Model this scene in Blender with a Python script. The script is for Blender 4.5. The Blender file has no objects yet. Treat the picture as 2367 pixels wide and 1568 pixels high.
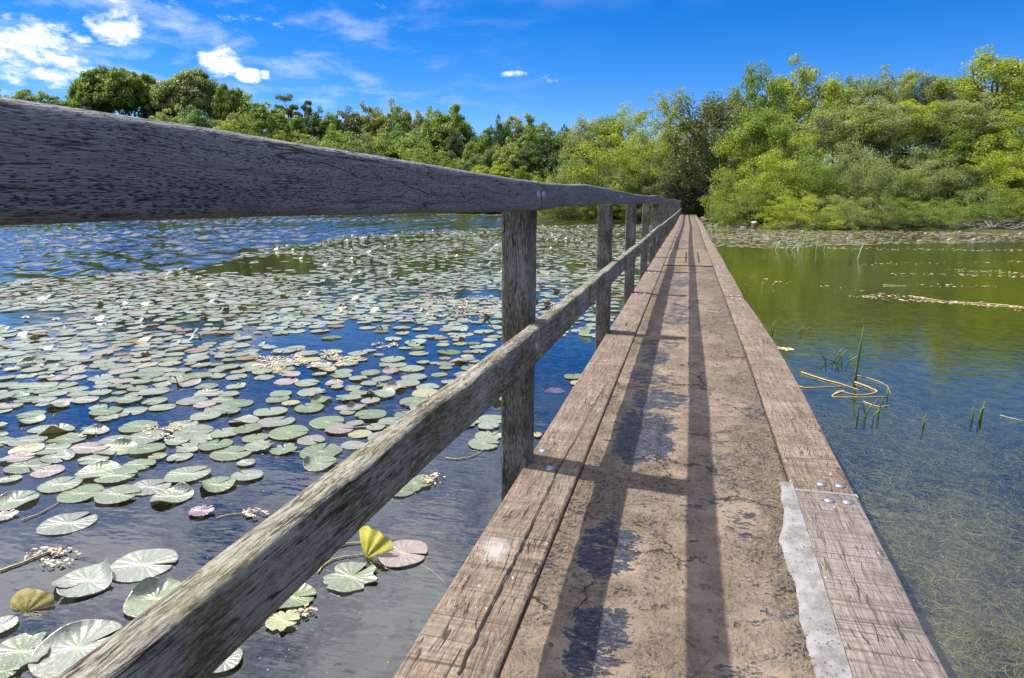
import bpy, bmesh, math, random
import numpy as np
from mathutils import Vector, Matrix, noise as mnoise
R_ = math.radians
random.seed(11)
rng = np.random.default_rng(11)
scene = bpy.context.scene
COL = scene.collection

# ------------------------------------------------------------------ camera
EYE = 1.5            # camera height above the water
DECK = 0.5           # deck height above the water
FPX = 1500.0         # focal length in pixels of a 2366 px wide picture
YAW, PITCH = R_(14.94), R_(11.93)
cam_d = bpy.data.cameras.new('camera')
cam = bpy.data.objects.new('camera', cam_d)
COL.objects.link(cam)
cam_d.sensor_width = 36.0
cam_d.lens = 36.0 * FPX / 2366.0
cam_d.clip_start, cam_d.clip_end = 0.05, 3000
cam.location = (0, 0, EYE)
cam.rotation_euler = (R_(90) - PITCH, 0, YAW)
scene.camera = cam
CR = cam.rotation_euler.to_matrix()


def ray(px, py):
    return CR @ Vector(((px - 1183) / FPX, -(py - 784) / FPX, -1.0))


def on_z(px, py, z=0.0):
    d = ray(px, py)
    t = (z - EYE) / d.z
    return Vector((d.x * t, d.y * t, z))


FWD = Vector((-math.sin(YAW), math.cos(YAW), 0))
RGT = Vector((math.cos(YAW), math.sin(YAW), 0))


def at_depth(px, py, D):
    """point on the line of sight whose horizontal distance along the camera axis is D"""
    d = ray(px, py)
    t = D / (d.x * FWD.x + d.y * FWD.y)
    return Vector((d.x * t, d.y * t, EYE + d.z * t))


CRT = CR.transposed()


def project(p):
    q = CRT @ (Vector(p) - Vector((0, 0, EYE)))
    if q.z > -0.05:
        return None
    return (1183 + FPX * q.x / -q.z, 784 - FPX * q.y / -q.z)


# ------------------------------------------------------------------ node helpers
def material(name):
    m = bpy.data.materials.new(name)
    m.use_nodes = True
    nt = m.node_tree
    nt.nodes.clear()
    out = nt.nodes.new('ShaderNodeOutputMaterial')
    return m, nt, out


def nd(nt, kind, ins=None, **attrs):
    n = nt.nodes.new('ShaderNode' + kind)
    for k, v in attrs.items():
        setattr(n, k, v)
    for k, v in (ins or {}).items():
        s = n.inputs[k]
        if isinstance(v, bpy.types.NodeSocket):
            nt.links.new(v, s)
        else:
            s.default_value = v
    return n


def c4(c):
    return (c[0], c[1], c[2], 1.0)


def mix(nt, f, a, b, blend='MIX'):
    n = nt.nodes.new('ShaderNodeMix')
    n.data_type = 'RGBA'
    n.blend_type = blend
    for i, v in ((0, f), (6, a), (7, b)):
        if isinstance(v, bpy.types.NodeSocket):
            nt.links.new(v, n.inputs[i])
        elif i == 0:
            n.inputs[0].default_value = v
        else:
            n.inputs[i].default_value = c4(v)
    return n.outputs[2]


def mth(nt, op, a, b=0.0, c=None, clamp=False):
    n = nt.nodes.new('ShaderNodeMath')
    n.operation = op
    n.use_clamp = clamp
    for i, v in enumerate((a, b) if c is None else (a, b, c)):
        if isinstance(v, bpy.types.NodeSocket):
            nt.links.new(v, n.inputs[i])
        else:
            n.inputs[i].default_value = v
    return n.outputs[0]


def step(nt, v, a, b, lo=0.0, hi=1.0):
    n = nd(nt, 'MapRange', {0: v, 1: a, 2: b, 3: lo, 4: hi}, interpolation_type='SMOOTHSTEP')
    return n.outputs[0]


def tex_noise(nt, vec, scale, detail=4.0, rough=0.55, dist=0.0):
    return nd(nt, 'TexNoise', {'Vector': vec, 'Scale': scale, 'Detail': detail, 'Roughness': rough, 'Distortion': dist}).outputs[0]


def vscale(nt, vec, s):
    return nd(nt, 'VectorMath', {0: vec, 1: s}, operation='MULTIPLY').outputs[0]


def vadd(nt, vec, s):
    return nd(nt, 'VectorMath', {0: vec, 1: s}, operation='ADD').outputs[0]


def bump(nt, h, strength=0.4, dist=0.01, normal=None):
    ins = {'Height': h, 'Strength': strength, 'Distance': dist}
    if normal is not None:
        ins['Normal'] = normal
    return nd(nt, 'Bump', ins).outputs[0]


def principled(nt, out, **ins):
    n = nd(nt, 'BsdfPrincipled', {k.replace('_', ' '): (c4(v) if isinstance(v, tuple) and len(v) == 3 else v) for k, v in ins.items()})
    nt.links.new(n.outputs[0], out.inputs[0])
    return n


# ------------------------------------------------------------------ materials
def wood(name, light, dark, axis, algae=0.0, lichen=0.3, dash=0.0, saw=0.0, stain=None, fleck=0.0):
    """weathered oak; axis = direction of the grain in object space"""
    m, nt, out = material(name)
    tc = nd(nt, 'TexCoord').outputs['Object']
    rnd = nd(nt, 'ObjectInfo').outputs['Random']
    off = nd(nt, 'CombineXYZ', {0: mth(nt, 'MULTIPLY', rnd, 37.0), 1: mth(nt, 'MULTIPLY', rnd, 53.0), 2: mth(nt, 'MULTIPLY', rnd, 91.0)}).outputs[0]
    p = vadd(nt, tc, off)
    along = [1.0, 1.0, 1.0]
    along[axis] = 0.045
    pw = vadd(nt, p, nd(nt, 'VectorMath', {0: nd(nt, 'TexNoise', {'Vector': p, 'Scale': 2.2, 'Detail': 2.0}).outputs[1], 1: (0.05,) * 3}, operation='MULTIPLY').outputs[0])
    pg = vscale(nt, pw, tuple(along))
    grain = tex_noise(nt, pg, 95.0, 6.0, 0.65)
    fine = tex_noise(nt, pg, 320.0, 3.0, 0.6)
    broad = tex_noise(nt, p, 3.0, 5.0, 0.6)
    blot = tex_noise(nt, p, 16.0, 5.0, 0.65)
    f = mth(nt, 'ADD', mth(nt, 'MULTIPLY', grain, 0.75), mth(nt, 'MULTIPLY', broad, 0.45))
    f = step(nt, f, 0.42, 0.78)
    c = mix(nt, f, dark, light)
    c = mix(nt, step(nt, fine, 0.42, 0.34), c, tuple(x * 0.35 for x in dark))
    c = mix(nt, mth(nt, 'MULTIPLY', step(nt, blot, 0.5, 0.68), 0.12 if dash else 0.45), c, tuple(x * 0.5 for x in dark))
    if algae:
        a = mth(nt, 'MULTIPLY', step(nt, tex_noise(nt, p, 5.0, 5.0, 0.7), 0.48, 0.66), algae)
        c = mix(nt, a, c, (0.13, 0.125, 0.04))
    if lichen:
        l = step(nt, tex_noise(nt, p, 42.0, 5.0, 0.7), 0.60, 0.68)
        l = mth(nt, 'MULTIPLY', l, step(nt, tex_noise(nt, p, 7.0, 3.0, 0.5), 0.42, 0.6))
        c = mix(nt, mth(nt, 'MULTIPLY', l, lichen), c, (0.40, 0.39, 0.32))
    if fleck:
        al = [1.0, 1.0, 1.0]
        al[axis] = 0.16
        fn = tex_noise(nt, vscale(nt, pw, tuple(al)), 230.0, 5.0, 0.72)
        patch = tex_noise(nt, p, 6.5, 4.0, 0.6)
        k1 = mth(nt, 'ADD', fn, mth(nt, 'MULTIPLY', mth(nt, 'SUBTRACT', patch, 0.5), 0.5))
        c = mix(nt, mth(nt, 'MULTIPLY', step(nt, k1, 0.53, 0.575), fleck), c, (0.36, 0.34, 0.30))
        c = mix(nt, mth(nt, 'MULTIPLY', step(nt, k1, 0.46, 0.42), fleck), c, tuple(x * 0.45 for x in dark))
    chk = tex_noise(nt, vscale(nt, pg, (0.42, 0.42, 0.42)), 95.0, 2.0, 0.5)
    chk = mth(nt, 'MULTIPLY', step(nt, mth(nt, 'ABSOLUTE', mth(nt, 'SUBTRACT', chk, 0.5)), 0.012, 0.004), step(nt, broad, 0.40, 0.58))
    c = mix(nt, mth(nt, 'MULTIPLY', chk, 0.85), c, tuple(x * 0.18 for x in dark))
    h = mth(nt, 'ADD', grain, mth(nt, 'MULTIPLY', fine, 0.6))
    h = mth(nt, 'SUBTRACT', h, mth(nt, 'MULTIPLY', chk, 1.5))
    if fleck:
        h = mth(nt, 'ADD', h, mth(nt, 'MULTIPLY', k1, 1.2))
    if dash:
        ds = [900.0, 900.0, 900.0]
        ds[axis] = 105.0
        dn = tex_noise(nt, vscale(nt, pw, tuple(ds)), 1.0, 2.0, 0.5)
        rows = tex_noise(nt, vscale(nt, pw, (40.0, 1.0, 40.0)), 1.0, 3.0, 0.6)
        d = mth(nt, 'MULTIPLY', step(nt, mth(nt, 'ADD', dn, mth(nt, 'MULTIPLY', mth(nt, 'SUBTRACT', rows, 0.5), 0.22)), 0.44, 0.37), dash)
        c = mix(nt, d, c, (0.012, 0.012, 0.014))
        h = mth(nt, 'SUBTRACT', h, mth(nt, 'MULTIPLY', d, 0.8))
        vs = [3.0, 3.0, 3.0]
        vs[2] = 0.9
        vn = tex_noise(nt, vscale(nt, p, (14.0, 14.0, 1.8)), 1.0, 4.0, 0.6)
        c = mix(nt, mth(nt, 'MULTIPLY', step(nt, vn, 0.55, 0.75), 0.3), c, (0.22, 0.22, 0.235))
    if saw:
        ss = [2.0, 2.0, 2.0]
        ss[axis] = 110.0
        sn = tex_noise(nt, vscale(nt, pw, tuple(ss)), 1.0, 3.0, 0.55)
        sawn = step(nt, sn, 0.52, 0.38)
        c = mix(nt, mth(nt, 'MULTIPLY', sawn, saw), c, tuple(x * 0.55 for x in dark))
        ck = [0.35, 0.35, 0.35]
        ck[axis] = 9.0
        kn = tex_noise(nt, vscale(nt, p, tuple(ck)), 1.0, 1.0, 0.4)
        k = mth(nt, 'MULTIPLY', step(nt, mth(nt, 'ABSOLUTE', mth(nt, 'SUBTRACT', kn, 0.5)), 0.010, 0.003), step(nt, broad, 0.42, 0.6))
        c = mix(nt, mth(nt, 'MULTIPLY', k, 0.6), c, (0.05, 0.035, 0.028))
        h = mth(nt, 'SUBTRACT', h, mth(nt, 'MULTIPLY', k, 1.0))
        sp = tex_noise(nt, p, 55.0, 1.0, 0.3)
        c = mix(nt, mth(nt, 'MULTIPLY', step(nt, sp, 0.785, 0.80), 0.7), c, (0.75, 0.74, 0.72))
    for (sx, sy, sr, sc) in (stain or []):
        dd = nd(nt, 'VectorMath', {0: vscale(nt, tc, (1, 1, 0)), 1: (sx, sy, 0)}, operation='DISTANCE').outputs['Value']
        dd = mth(nt, 'ADD', dd, mth(nt, 'MULTIPLY', mth(nt, 'SUBTRACT', tex_noise(nt, tc, 30.0, 4.0, 0.6), 0.5), sr * 1.5))
        c = mix(nt, mth(nt, 'MULTIPLY', step(nt, dd, sr, sr * 0.2), 0.45), c, sc)
    principled(nt, out, Base_Color=c, Roughness=0.85, Normal=bump(nt, h, 0.7, 0.006), Specular_IOR_Level=0.25)
    return m


GREY_L, GREY_D = (0.40, 0.385, 0.375), (0.13, 0.125, 0.125)
M_TOPRAIL = wood('weathered grey oak', (0.285, 0.275, 0.285), (0.185, 0.178, 0.188), 1, 0.0, 0.15, dash=0.85)
M_LOWRAIL = wood('lichened oak', (0.39, 0.355, 0.285), (0.066, 0.054, 0.034), 1, 0.7, 0.35, fleck=0.6)
M_POST = wood('post oak', (0.275, 0.24, 0.19), (0.075, 0.062, 0.045), 2, 0.4, 0.4, fleck=0.6)
M_BEAM = wood('brown beam oak', (0.290, 0.216, 0.160), (0.125, 0.090, 0.066), 1, 0.0, 0.25, saw=0.35, fleck=0.28, stain=[(-0.488, 1.66, 0.075, (0.62, 0.60, 0.60))])
M_BEAMGREY = wood('new sawn oak', (0.262, 0.226, 0.200), (0.140, 0.117, 0.102), 1, 0.0, 0.1, saw=0.6)
M_PILE = wood('wet pile oak', (0.16, 0.145, 0.12), (0.05, 0.045, 0.035), 2, 0.5, 0.1)
M_STEP = wood('path step oak', (0.26, 0.195, 0.14), (0.14, 0.10, 0.072), 0, 0.0, 0.1)


def deck_material():
    m, nt, out = material('sandy concrete')
    tc = nd(nt, 'TexCoord').outputs['Object']
    slate = nd(nt, 'Attribute', attribute_name='slate').outputs['Fac']
    grav = nd(nt, 'Attribute', attribute_name='gravel').outputs['Fac']
    warp = nd(nt, 'VectorMath', {0: nd(nt, 'TexNoise', {'Vector': tc, 'Scale': 9.0, 'Detail': 5.0, 'Roughness': 0.6}).outputs[1], 1: (0.10,) * 3}, operation='MULTIPLY').outputs[0]
    pw = vadd(nt, tc, warp)
    n1 = tex_noise(nt, tc, 4.0, 6.0, 0.6)
    n2 = tex_noise(nt, tc, 130.0, 3.0, 0.6)
    n3 = tex_noise(nt, tc, 22.0, 6.0, 0.65)
    c = mix(nt, step(nt, n1, 0.35, 0.68), (0.172, 0.126, 0.091), (0.262, 0.196, 0.144))
    c = mix(nt, mth(nt, 'MULTIPLY', step(nt, n2, 0.52, 0.66), 0.35), c, (0.14, 0.10, 0.07))
    c = mix(nt, mth(nt, 'MULTIPLY', step(nt, n3, 0.56, 0.72), 0.35), c, (0.30, 0.238, 0.185))
    v2 = nd(nt, 'TexVoronoi', {'Vector': pw, 'Scale': 48.0}, feature='F1')
    pit = mth(nt, 'MULTIPLY', step(nt, nd(nt, 'SeparateColor', {0: v2.outputs['Color']}).outputs[1], 0.80, 0.84), step(nt, v2.outputs['Distance'], 0.34, 0.2))
    c = mix(nt, mth(nt, 'MULTIPLY', pit, 0.75), c, (0.06, 0.048, 0.04))
    blotch = step(nt, tex_noise(nt, tc, 7.0, 7.0, 0.72), 0.47, 0.66)
    c = mix(nt, mth(nt, 'MULTIPLY', blotch, 0.48), c, (0.115, 0.084, 0.060))
    # exposed aggregate
    vor = nd(nt, 'TexVoronoi', {'Vector': pw, 'Scale': 70.0, 'Randomness': 1.0}, feature='F1')
    vcol = nd(nt, 'SeparateColor', {0: vor.outputs['Color']}).outputs[0]
    g = mth(nt, 'MULTIPLY', grav, step(nt, tex_noise(nt, tc, 11.0, 6.0, 0.75), 0.34, 0.50), clamp=True)
    stones = mth(nt, 'MULTIPLY', step(nt, vcol, 0.48, 0.54), step(nt, vor.outputs['Distance'], 0.62, 0.38))
    gc = mix(nt, stones, (0.19, 0.147, 0.105), (0.036, 0.034, 0.04))
    gc = mix(nt, mth(nt, 'MULTIPLY', step(nt, vor.outputs['Distance'], 0.4, 0.75), 0.6), gc, (0.11, 0.082, 0.055))
    c = mix(nt, mth(nt, 'MULTIPLY', g, 0.95), c, gc)
    # slate-blue tar showing through worn sand, smeared across the deck
    smear = tex_noise(nt, vscale(nt, pw, (13.0, 30.0, 20.0)), 1.0, 8.0, 0.70, 0.3)
    smear2 = tex_noise(nt, vscale(nt, tc, (60.0, 110.0, 60.0)), 1.0, 4.0, 0.6)
    s = mth(nt, 'ADD', mth(nt, 'ADD', mth(nt, 'MULTIPLY', slate, 0.43), smear), mth(nt, 'MULTIPLY', smear2, 0.52))
    sm = step(nt, s, 1.06, 1.15)
    halo = step(nt, s, 0.93, 1.10)
    c = mix(nt, mth(nt, 'MULTIPLY', halo, 0.40), c, (0.24, 0.21, 0.19))
    tar = mix(nt, step(nt, smear2, 0.38, 0.72), (0.014, 0.016, 0.026), (0.075, 0.08, 0.105))
    c = mix(nt, sm, c, tar)
    # cracks
    warp2 = nd(nt, 'VectorMath', {0: nd(nt, 'TexNoise', {'Vector': tc, 'Scale': 5.0, 'Detail': 6.0, 'Roughness': 0.7}).outputs[1], 1: (0.22,) * 3}, operation='MULTIPLY').outputs[0]
    pc = vscale(nt, vadd(nt, tc, warp2), (1.0, 0.75, 1.0))
    ve = nd(nt, 'TexVoronoi', {'Vector': pc, 'Scale': 3.1}, feature='DISTANCE_TO_EDGE').outputs[0]
    ck = mth(nt, 'MULTIPLY', step(nt, ve, 0.013, 0.003), step(nt, tex_noise(nt, tc, 2.6, 3.0, 0.5), 0.47, 0.57))
    c = mix(nt, mth(nt, 'MULTIPLY', ck, 0.9), c, (0.05, 0.036, 0.028))
    rough_sand = mth(nt, 'MULTIPLY', smear, mth(nt, 'ADD', mth(nt, 'MULTIPLY', grav, 1.1), 0.15))
    h = mth(nt, 'ADD', mth(nt, 'MULTIPLY', n2, 0.2), mth(nt, 'ADD', mth(nt, 'MULTIPLY', n3, 0.6), rough_sand))
    h = mth(nt, 'ADD', h, mth(nt, 'MULTIPLY', mth(nt, 'MULTIPLY', g, vor.outputs['Distance']), -0.9))
    h = mth(nt, 'SUBTRACT', h, mth(nt, 'MULTIPLY', ck, 2.2))
    h = mth(nt, 'SUBTRACT', h, mth(nt, 'MULTIPLY', sm, 0.5))
    h = mth(nt, 'SUBTRACT', h, mth(nt, 'ADD', mth(nt, 'MULTIPLY', pit, 0.9), mth(nt, 'MULTIPLY', blotch, 0.5)))
    principled(nt, out, Base_Color=c, Roughness=mth(nt, 'SUBTRACT', 0.9, mth(nt, 'MULTIPLY', sm, 0.3)), Normal=bump(nt, h, 1.0, 0.013), Specular_IOR_Level=0.3)
    return m


def simple(name, a, b, scale, rough=0.85, bstr=0.5, bdist=0.01, spec=0.3, metal=0.0):
    m, nt, out = material(name)
    tc = nd(nt, 'TexCoord').outputs['Object']
    n1 = tex_noise(nt, tc, scale, 6.0, 0.65)
    n2 = tex_noise(nt, tc, scale * 7.3, 4.0, 0.6)
    f = step(nt, mth(nt, 'ADD', mth(nt, 'MULTIPLY', n1, 0.6), mth(nt, 'MULTIPLY', n2, 0.4)), 0.36, 0.64)
    principled(nt, out, Base_Color=mix(nt, f, a, b), Roughness=rough, Metallic=metal, Specular_IOR_Level=spec,
               Normal=bump(nt, mth(nt, 'ADD', n1, mth(nt, 'MULTIPLY', n2, 0.5)), bstr, bdist))
    return m


def mortar_material():
    m, nt, out = material('pale mortar')
    tc = nd(nt, 'TexCoord').outputs['Object']
    n1 = tex_noise(nt, tc, 14.0, 7.0, 0.7)
    n2 = tex_noise(nt, tc, 160.0, 4.0, 0.6)
    c = mix(nt, step(nt, n1, 0.36, 0.62), (0.165, 0.155, 0.145), (0.265, 0.262, 0.268))
    c = mix(nt, mth(nt, 'MULTIPLY', step(nt, n2, 0.56, 0.66), 0.5), c, (0.10, 0.09, 0.08))
    v2 = nd(nt, 'TexVoronoi', {'Vector': tc, 'Scale': 120.0}, feature='F1')
    pit = mth(nt, 'MULTIPLY', step(nt, nd(nt, 'SeparateColor', {0: v2.outputs['Color']}).outputs[1], 0.86, 0.9), step(nt, v2.outputs['Distance'], 0.4, 0.22))
    c = mix(nt, mth(nt, 'MULTIPLY', pit, 0.45), c, (0.05, 0.045, 0.04))
    h = mth(nt, 'SUBTRACT', mth(nt, 'ADD', n1, mth(nt, 'MULTIPLY', n2, 0.4)), pit)
    principled(nt, out, Base_Color=c, Roughness=0.95, Normal=bump(nt, h, 0.8, 0.008), Specular_IOR_Level=0.2)
    return m


M_MORTAR = mortar_material()
M_BOLT = simple('galvanised steel', (0.20, 0.21, 0.23), (0.34, 0.35, 0.38), 30.0, 0.45, 0.2, 0.002, 0.5, 0.85)
M_STONE = simple('wet stone', (0.09, 0.08, 0.07), (0.20, 0.18, 0.15), 5.0)
M_BARK = simple('grey bark', (0.14, 0.12, 0.095), (0.36, 0.33, 0.28), 7.0, 0.9, 0.8, 0.03)
M_DRIFT = simple('bleached twigs', (0.10, 0.085, 0.07), (0.27, 0.24, 0.21), 3.0)
M_PATH = simple('trodden earth', (0.30, 0.21, 0.14), (0.46, 0.34, 0.24), 1.6, 0.95, 0.5, 0.03)
M_STRAW = simple('dry straw', (0.40, 0.29, 0.14), (0.54, 0.42, 0.24), 14.0, 0.7)
M_STEM = simple('yellow stem', (0.34, 0.28, 0.07), (0.50, 0.42, 0.14), 9.0, 0.6)
M_REED = simple('reed green', (0.06, 0.11, 0.02), (0.15, 0.22, 0.05), 9.0, 0.55)
M_REEDPALE = simple('pale reed', (0.22, 0.30, 0.16), (0.40, 0.46, 0.28), 9.0, 0.5)


def flake_material(name, a, b):
    m, nt, out = material(name)
    r = nd(nt, 'NewGeometry').outputs['Random Per Island']
    principled(nt, out, Base_Color=mix(nt, r, a, b), Roughness=0.75)
    return m


M_FLAKE = flake_material('floating seed husks', (0.30, 0.23, 0.13), (0.66, 0.55, 0.40))


def leaf_material():
    m, nt, out = material('leaves')
    oi = nd(nt, 'ObjectInfo')
    r = nd(nt, 'NewGeometry').outputs['Random Per Island']
    tc = nd(nt, 'TexCoord').outputs['Object']
    lo = nd(nt, 'HueSaturation', {'Hue': 0.485, 'Saturation': 0.95, 'Value': 0.55, 'Color': oi.outputs['Color']}).outputs[0]
    hi = nd(nt, 'HueSaturation', {'Hue': 0.505, 'Saturation': 1.0, 'Value': 1.45, 'Color': oi.outputs['Color']}).outputs[0]
    big = tex_noise(nt, tc, 0.9, 3.0, 0.6)
    f = mth(nt, 'ADD', mth(nt, 'MULTIPLY', r, 0.6), mth(nt, 'MULTIPLY', step(nt, big, 0.35, 0.65), 0.4))
    c = mix(nt, f, lo, hi)
    p = nd(nt, 'BsdfPrincipled', {'Base Color': c, 'Roughness': 0.5, 'Specular IOR Level': 0.35})
    t = nd(nt, 'BsdfTranslucent', {'Color': nd(nt, 'HueSaturation', {'Hue': 0.492, 'Saturation': 1.1, 'Value': 1.6, 'Color': c}).outputs[0]})
    ms = nd(nt, 'MixShader', {0: 0.45, 1: p.outputs[0], 2: t.outputs[0]})
    nt.links.new(ms.outputs[0], out.inputs[0])
    return m


M_LEAF = leaf_material()


def pad_material(veins=True):
    m, nt, out = material('lily pad skin' if veins else 'distant lily pad skin')
    oi = nd(nt, 'ObjectInfo')
    r = nd(nt, 'NewGeometry').outputs['Random Per Island']
    tc = nd(nt, 'TexCoord').outputs['Object']
    if veins:
        sep = nd(nt, 'SeparateXYZ', {0: tc})
        ang = mth(nt, 'ARCTAN2', sep.outputs[1], sep.outputs[0])
        rad = nd(nt, 'VectorMath', {0: vscale(nt, tc, (1, 1, 0))}, operation='LENGTH').outputs['Value']
        wob = tex_noise(nt, tc, 3.0, 3.0, 0.6)
        v = mth(nt, 'ABSOLUTE', mth(nt, 'SINE', mth(nt, 'ADD', mth(nt, 'MULTIPLY', ang, 9.0), mth(nt, 'MULTIPLY', wob, 2.5))))
        vein = mth(nt, 'MULTIPLY', step(nt, v, 0.16, 0.02), step(nt, rad, 0.95, 0.15))
        base = oi.outputs['Color']
        c = mix(nt, mth(nt, 'MULTIPLY', step(nt, tex_noise(nt, tc, 2.2, 4.0, 0.6), 0.42, 0.66), 0.5), base, nd(nt, 'HueSaturation', {'Hue': 0.52, 'Saturation': 0.8, 'Value': 1.35, 'Color': base}).outputs[0])
        c = mix(nt, mth(nt, 'MULTIPLY', vein, 0.12), c, (0.46, 0.50, 0.30))
        c = mix(nt, mth(nt, 'MULTIPLY', step(nt, rad, 0.22, 0.0), 0.6), c, (0.48, 0.50, 0.24))
        edge = mth(nt, 'ADD', rad, mth(nt, 'MULTIPLY', mth(nt, 'SUBTRACT', tex_noise(nt, vadd(nt, tc, nd(nt, 'CombineXYZ', {0: mth(nt, 'MULTIPLY', oi.outputs['Random'], 40.0)}).outputs[0]), 4.5, 4.0, 0.7), 0.5), 0.55))
        c = mix(nt, mth(nt, 'MULTIPLY', step(nt, edge, 0.93, 1.04), 0.7), c, (0.24, 0.13, 0.10))
        sp = tex_noise(nt, tc, 16.0, 2.0, 0.5)
        c = mix(nt, mth(nt, 'MULTIPLY', step(nt, sp, 0.70, 0.74), 0.7), c, (0.10, 0.075, 0.04))
        h = mth(nt, 'ADD', mth(nt, 'MULTIPLY', v, 0.6), tex_noise(nt, tc, 5.0, 3.0, 0.6))
        nrm = bump(nt, h, 0.32, 0.02)
    else:
        hs = nd(nt, 'HueSaturation', {'Hue': 0.5, 'Saturation': 0.8, 'Value': 1.3, 'Color': oi.outputs['Color']}).outputs[0]
        c = mix(nt, r, oi.outputs['Color'], hs)
        c = mix(nt, step(nt, mth(nt, 'FRACT', mth(nt, 'MULTIPLY', r, 17.0)), 0.86, 0.9), c, (0.22, 0.15, 0.07))
        c = mix(nt, step(nt, mth(nt, 'FRACT', mth(nt, 'MULTIPLY', r, 23.0)), 0.93, 0.95), c, (0.10, 0.15, 0.02))
        nrm = bump(nt, tex_noise(nt, tc, 60.0, 2.0, 0.5), 0.2, 0.01)
    back = nd(nt, 'NewGeometry').outputs['Backfacing']
    c = mix(nt, mth(nt, 'MULTIPLY', back, 0.85), c, (0.20, 0.14, 0.03))
    p = nd(nt, 'BsdfPrincipled', {'Base Color': c, 'Roughness': 0.34, 'Specular IOR Level': 0.65, 'Normal': nrm, 'Coat Weight': 0.25, 'Coat Roughness': 0.25})
    t = nd(nt, 'BsdfTranslucent', {'Color': c})
    ms = nd(nt, 'MixShader', {0: 0.12, 1: p.outputs[0], 2: t.outputs[0]})
    nt.links.new(ms.outputs[0], out.inputs[0])
    return m


M_PAD = pad_material(True)
M_PADFAR = pad_material(False)
M_PETAL = simple('white petals', (0.66, 0.65, 0.62), (0.80, 0.79, 0.76), 12.0, 0.5, 0.1, 0.002)
M_STAMEN = simple('yellow stamens', (0.65, 0.42, 0.04), (0.80, 0.58, 0.10), 40.0, 0.6)
M_WEED = flake_material('water weed', (0.03, 0.04, 0.012), (0.27, 0.265, 0.07))


def water_material():
    m, nt, out = material('pond water')
    tc = nd(nt, 'TexCoord').outputs['Object']
    sep = nd(nt, 'SeparateXYZ', {0: tc})
    r1 = tex_noise(nt, vscale(nt, tc, (1.0, 2.2, 1.0)), 2.6, 3.0, 0.55)
    r3 = tex_noise(nt, vscale(nt, tc, (1.0, 1.9, 1.0)), 14.0, 2.0, 0.5)
    h = mth(nt, 'ADD', mth(nt, 'MULTIPLY', r1, 0.0045), mth(nt, 'MULTIPLY', r3, 0.0008))
    nb = nd(nt, 'Bump', {'Height': h, 'Strength': 1.0, 'Distance': 1.0}).outputs[0]
    fr = nd(nt, 'Fresnel', {'IOR': 1.85, 'Normal': nb}).outputs[0]
    gl = nd(nt, 'BsdfGlossy', {'Color': (1, 1, 1, 1), 'Roughness': 0.02, 'Normal': nb})
    tr = nd(nt, 'BsdfTransparent', {'Color': (0.90, 0.92, 0.80, 1)})
    ms = nd(nt, 'MixShader', {0: fr, 1: tr.outputs[0], 2: gl.outputs[0]})
    nt.links.new(ms.outputs[0], out.inputs[0])
    return m


def ground_material():
    m, nt, out = material('banks and pond bed')
    tc = nd(nt, 'TexCoord').outputs['Object']
    sep = nd(nt, 'SeparateXYZ', {0: tc})
    n1 = tex_noise(nt, tc, 0.6, 6.0, 0.65)
    n2 = tex_noise(nt, tc, 7.0, 5.0, 0.65)
    land = mix(nt, step(nt, n1, 0.38, 0.62), (0.035, 0.055, 0.016), (0.09, 0.085, 0.04))
    land = mix(nt, mth(nt, 'MULTIPLY', step(nt, n2, 0.5, 0.7), 0.4), land, (0.12, 0.10, 0.06))
    left = mix(nt, n2, (0.012, 0.016, 0.022), (0.030, 0.038, 0.046))
    right = mix(nt, step(nt, mth(nt, 'ADD', mth(nt, 'MULTIPLY', n2, 0.5), mth(nt, 'MULTIPLY', n1, 0.5)), 0.38, 0.62), (0.035, 0.045, 0.016), (0.12, 0.125, 0.032))
    # bed colour darkened where sky reflects, with a painted olive glow further out
    right = mix(nt, step(nt, sep.outputs[1], 2.9, 4.6), right, (0.012, 0.018, 0.018))
    right = mix(nt, step(nt, sep.outputs[1], 5.0, 8.5), right, mix(nt, step(nt, n2, 0.35, 0.65), (0.036, 0.044, 0.008), (0.095, 0.105, 0.015)))
    bed = mix(nt, step(nt, sep.outputs[0], 0.1, 0.5), left, right)
    c = mix(nt, step(nt, sep.outputs[2], -0.06, 0.08), bed, land)
    principled(nt, out, Base_Color=c, Roughness=0.95, Specular_IOR_Level=0.1, Normal=bump(nt, mth(nt, 'ADD', n1, n2), 0.7, 0.06))
    return m


M_WATER = water_material()
M_GROUND = ground_material()
M_DECK = deck_material()


# ------------------------------------------------------------------ mesh helpers
def mesh_np(name, verts, faces4, mat=None, smooth=False):
    """verts (n,3) array, faces (m,k) int array of equal sized polygons"""
    me = bpy.data.meshes.new(name)
    verts = np.asarray(verts, dtype=np.float32)
    faces4 = np.asarray(faces4, dtype=np.int32)
    m, k = faces4.shape
    me.vertices.add(len(verts))
    me.vertices.foreach_set('co', verts.ravel())
    me.loops.add(m * k)
    me.loops.foreach_set('vertex_index', faces4.ravel())
    me.polygons.add(m)
    me.polygons.foreach_set('loop_start', np.arange(m, dtype=np.int32) * k)
    me.update(calc_edges=True)
    me.validate()
    if smooth:
        me.polygons.foreach_set('use_smooth', np.ones(len(me.polygons), dtype=bool))
    if mat:
        me.materials.append(mat)
    return me


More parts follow.
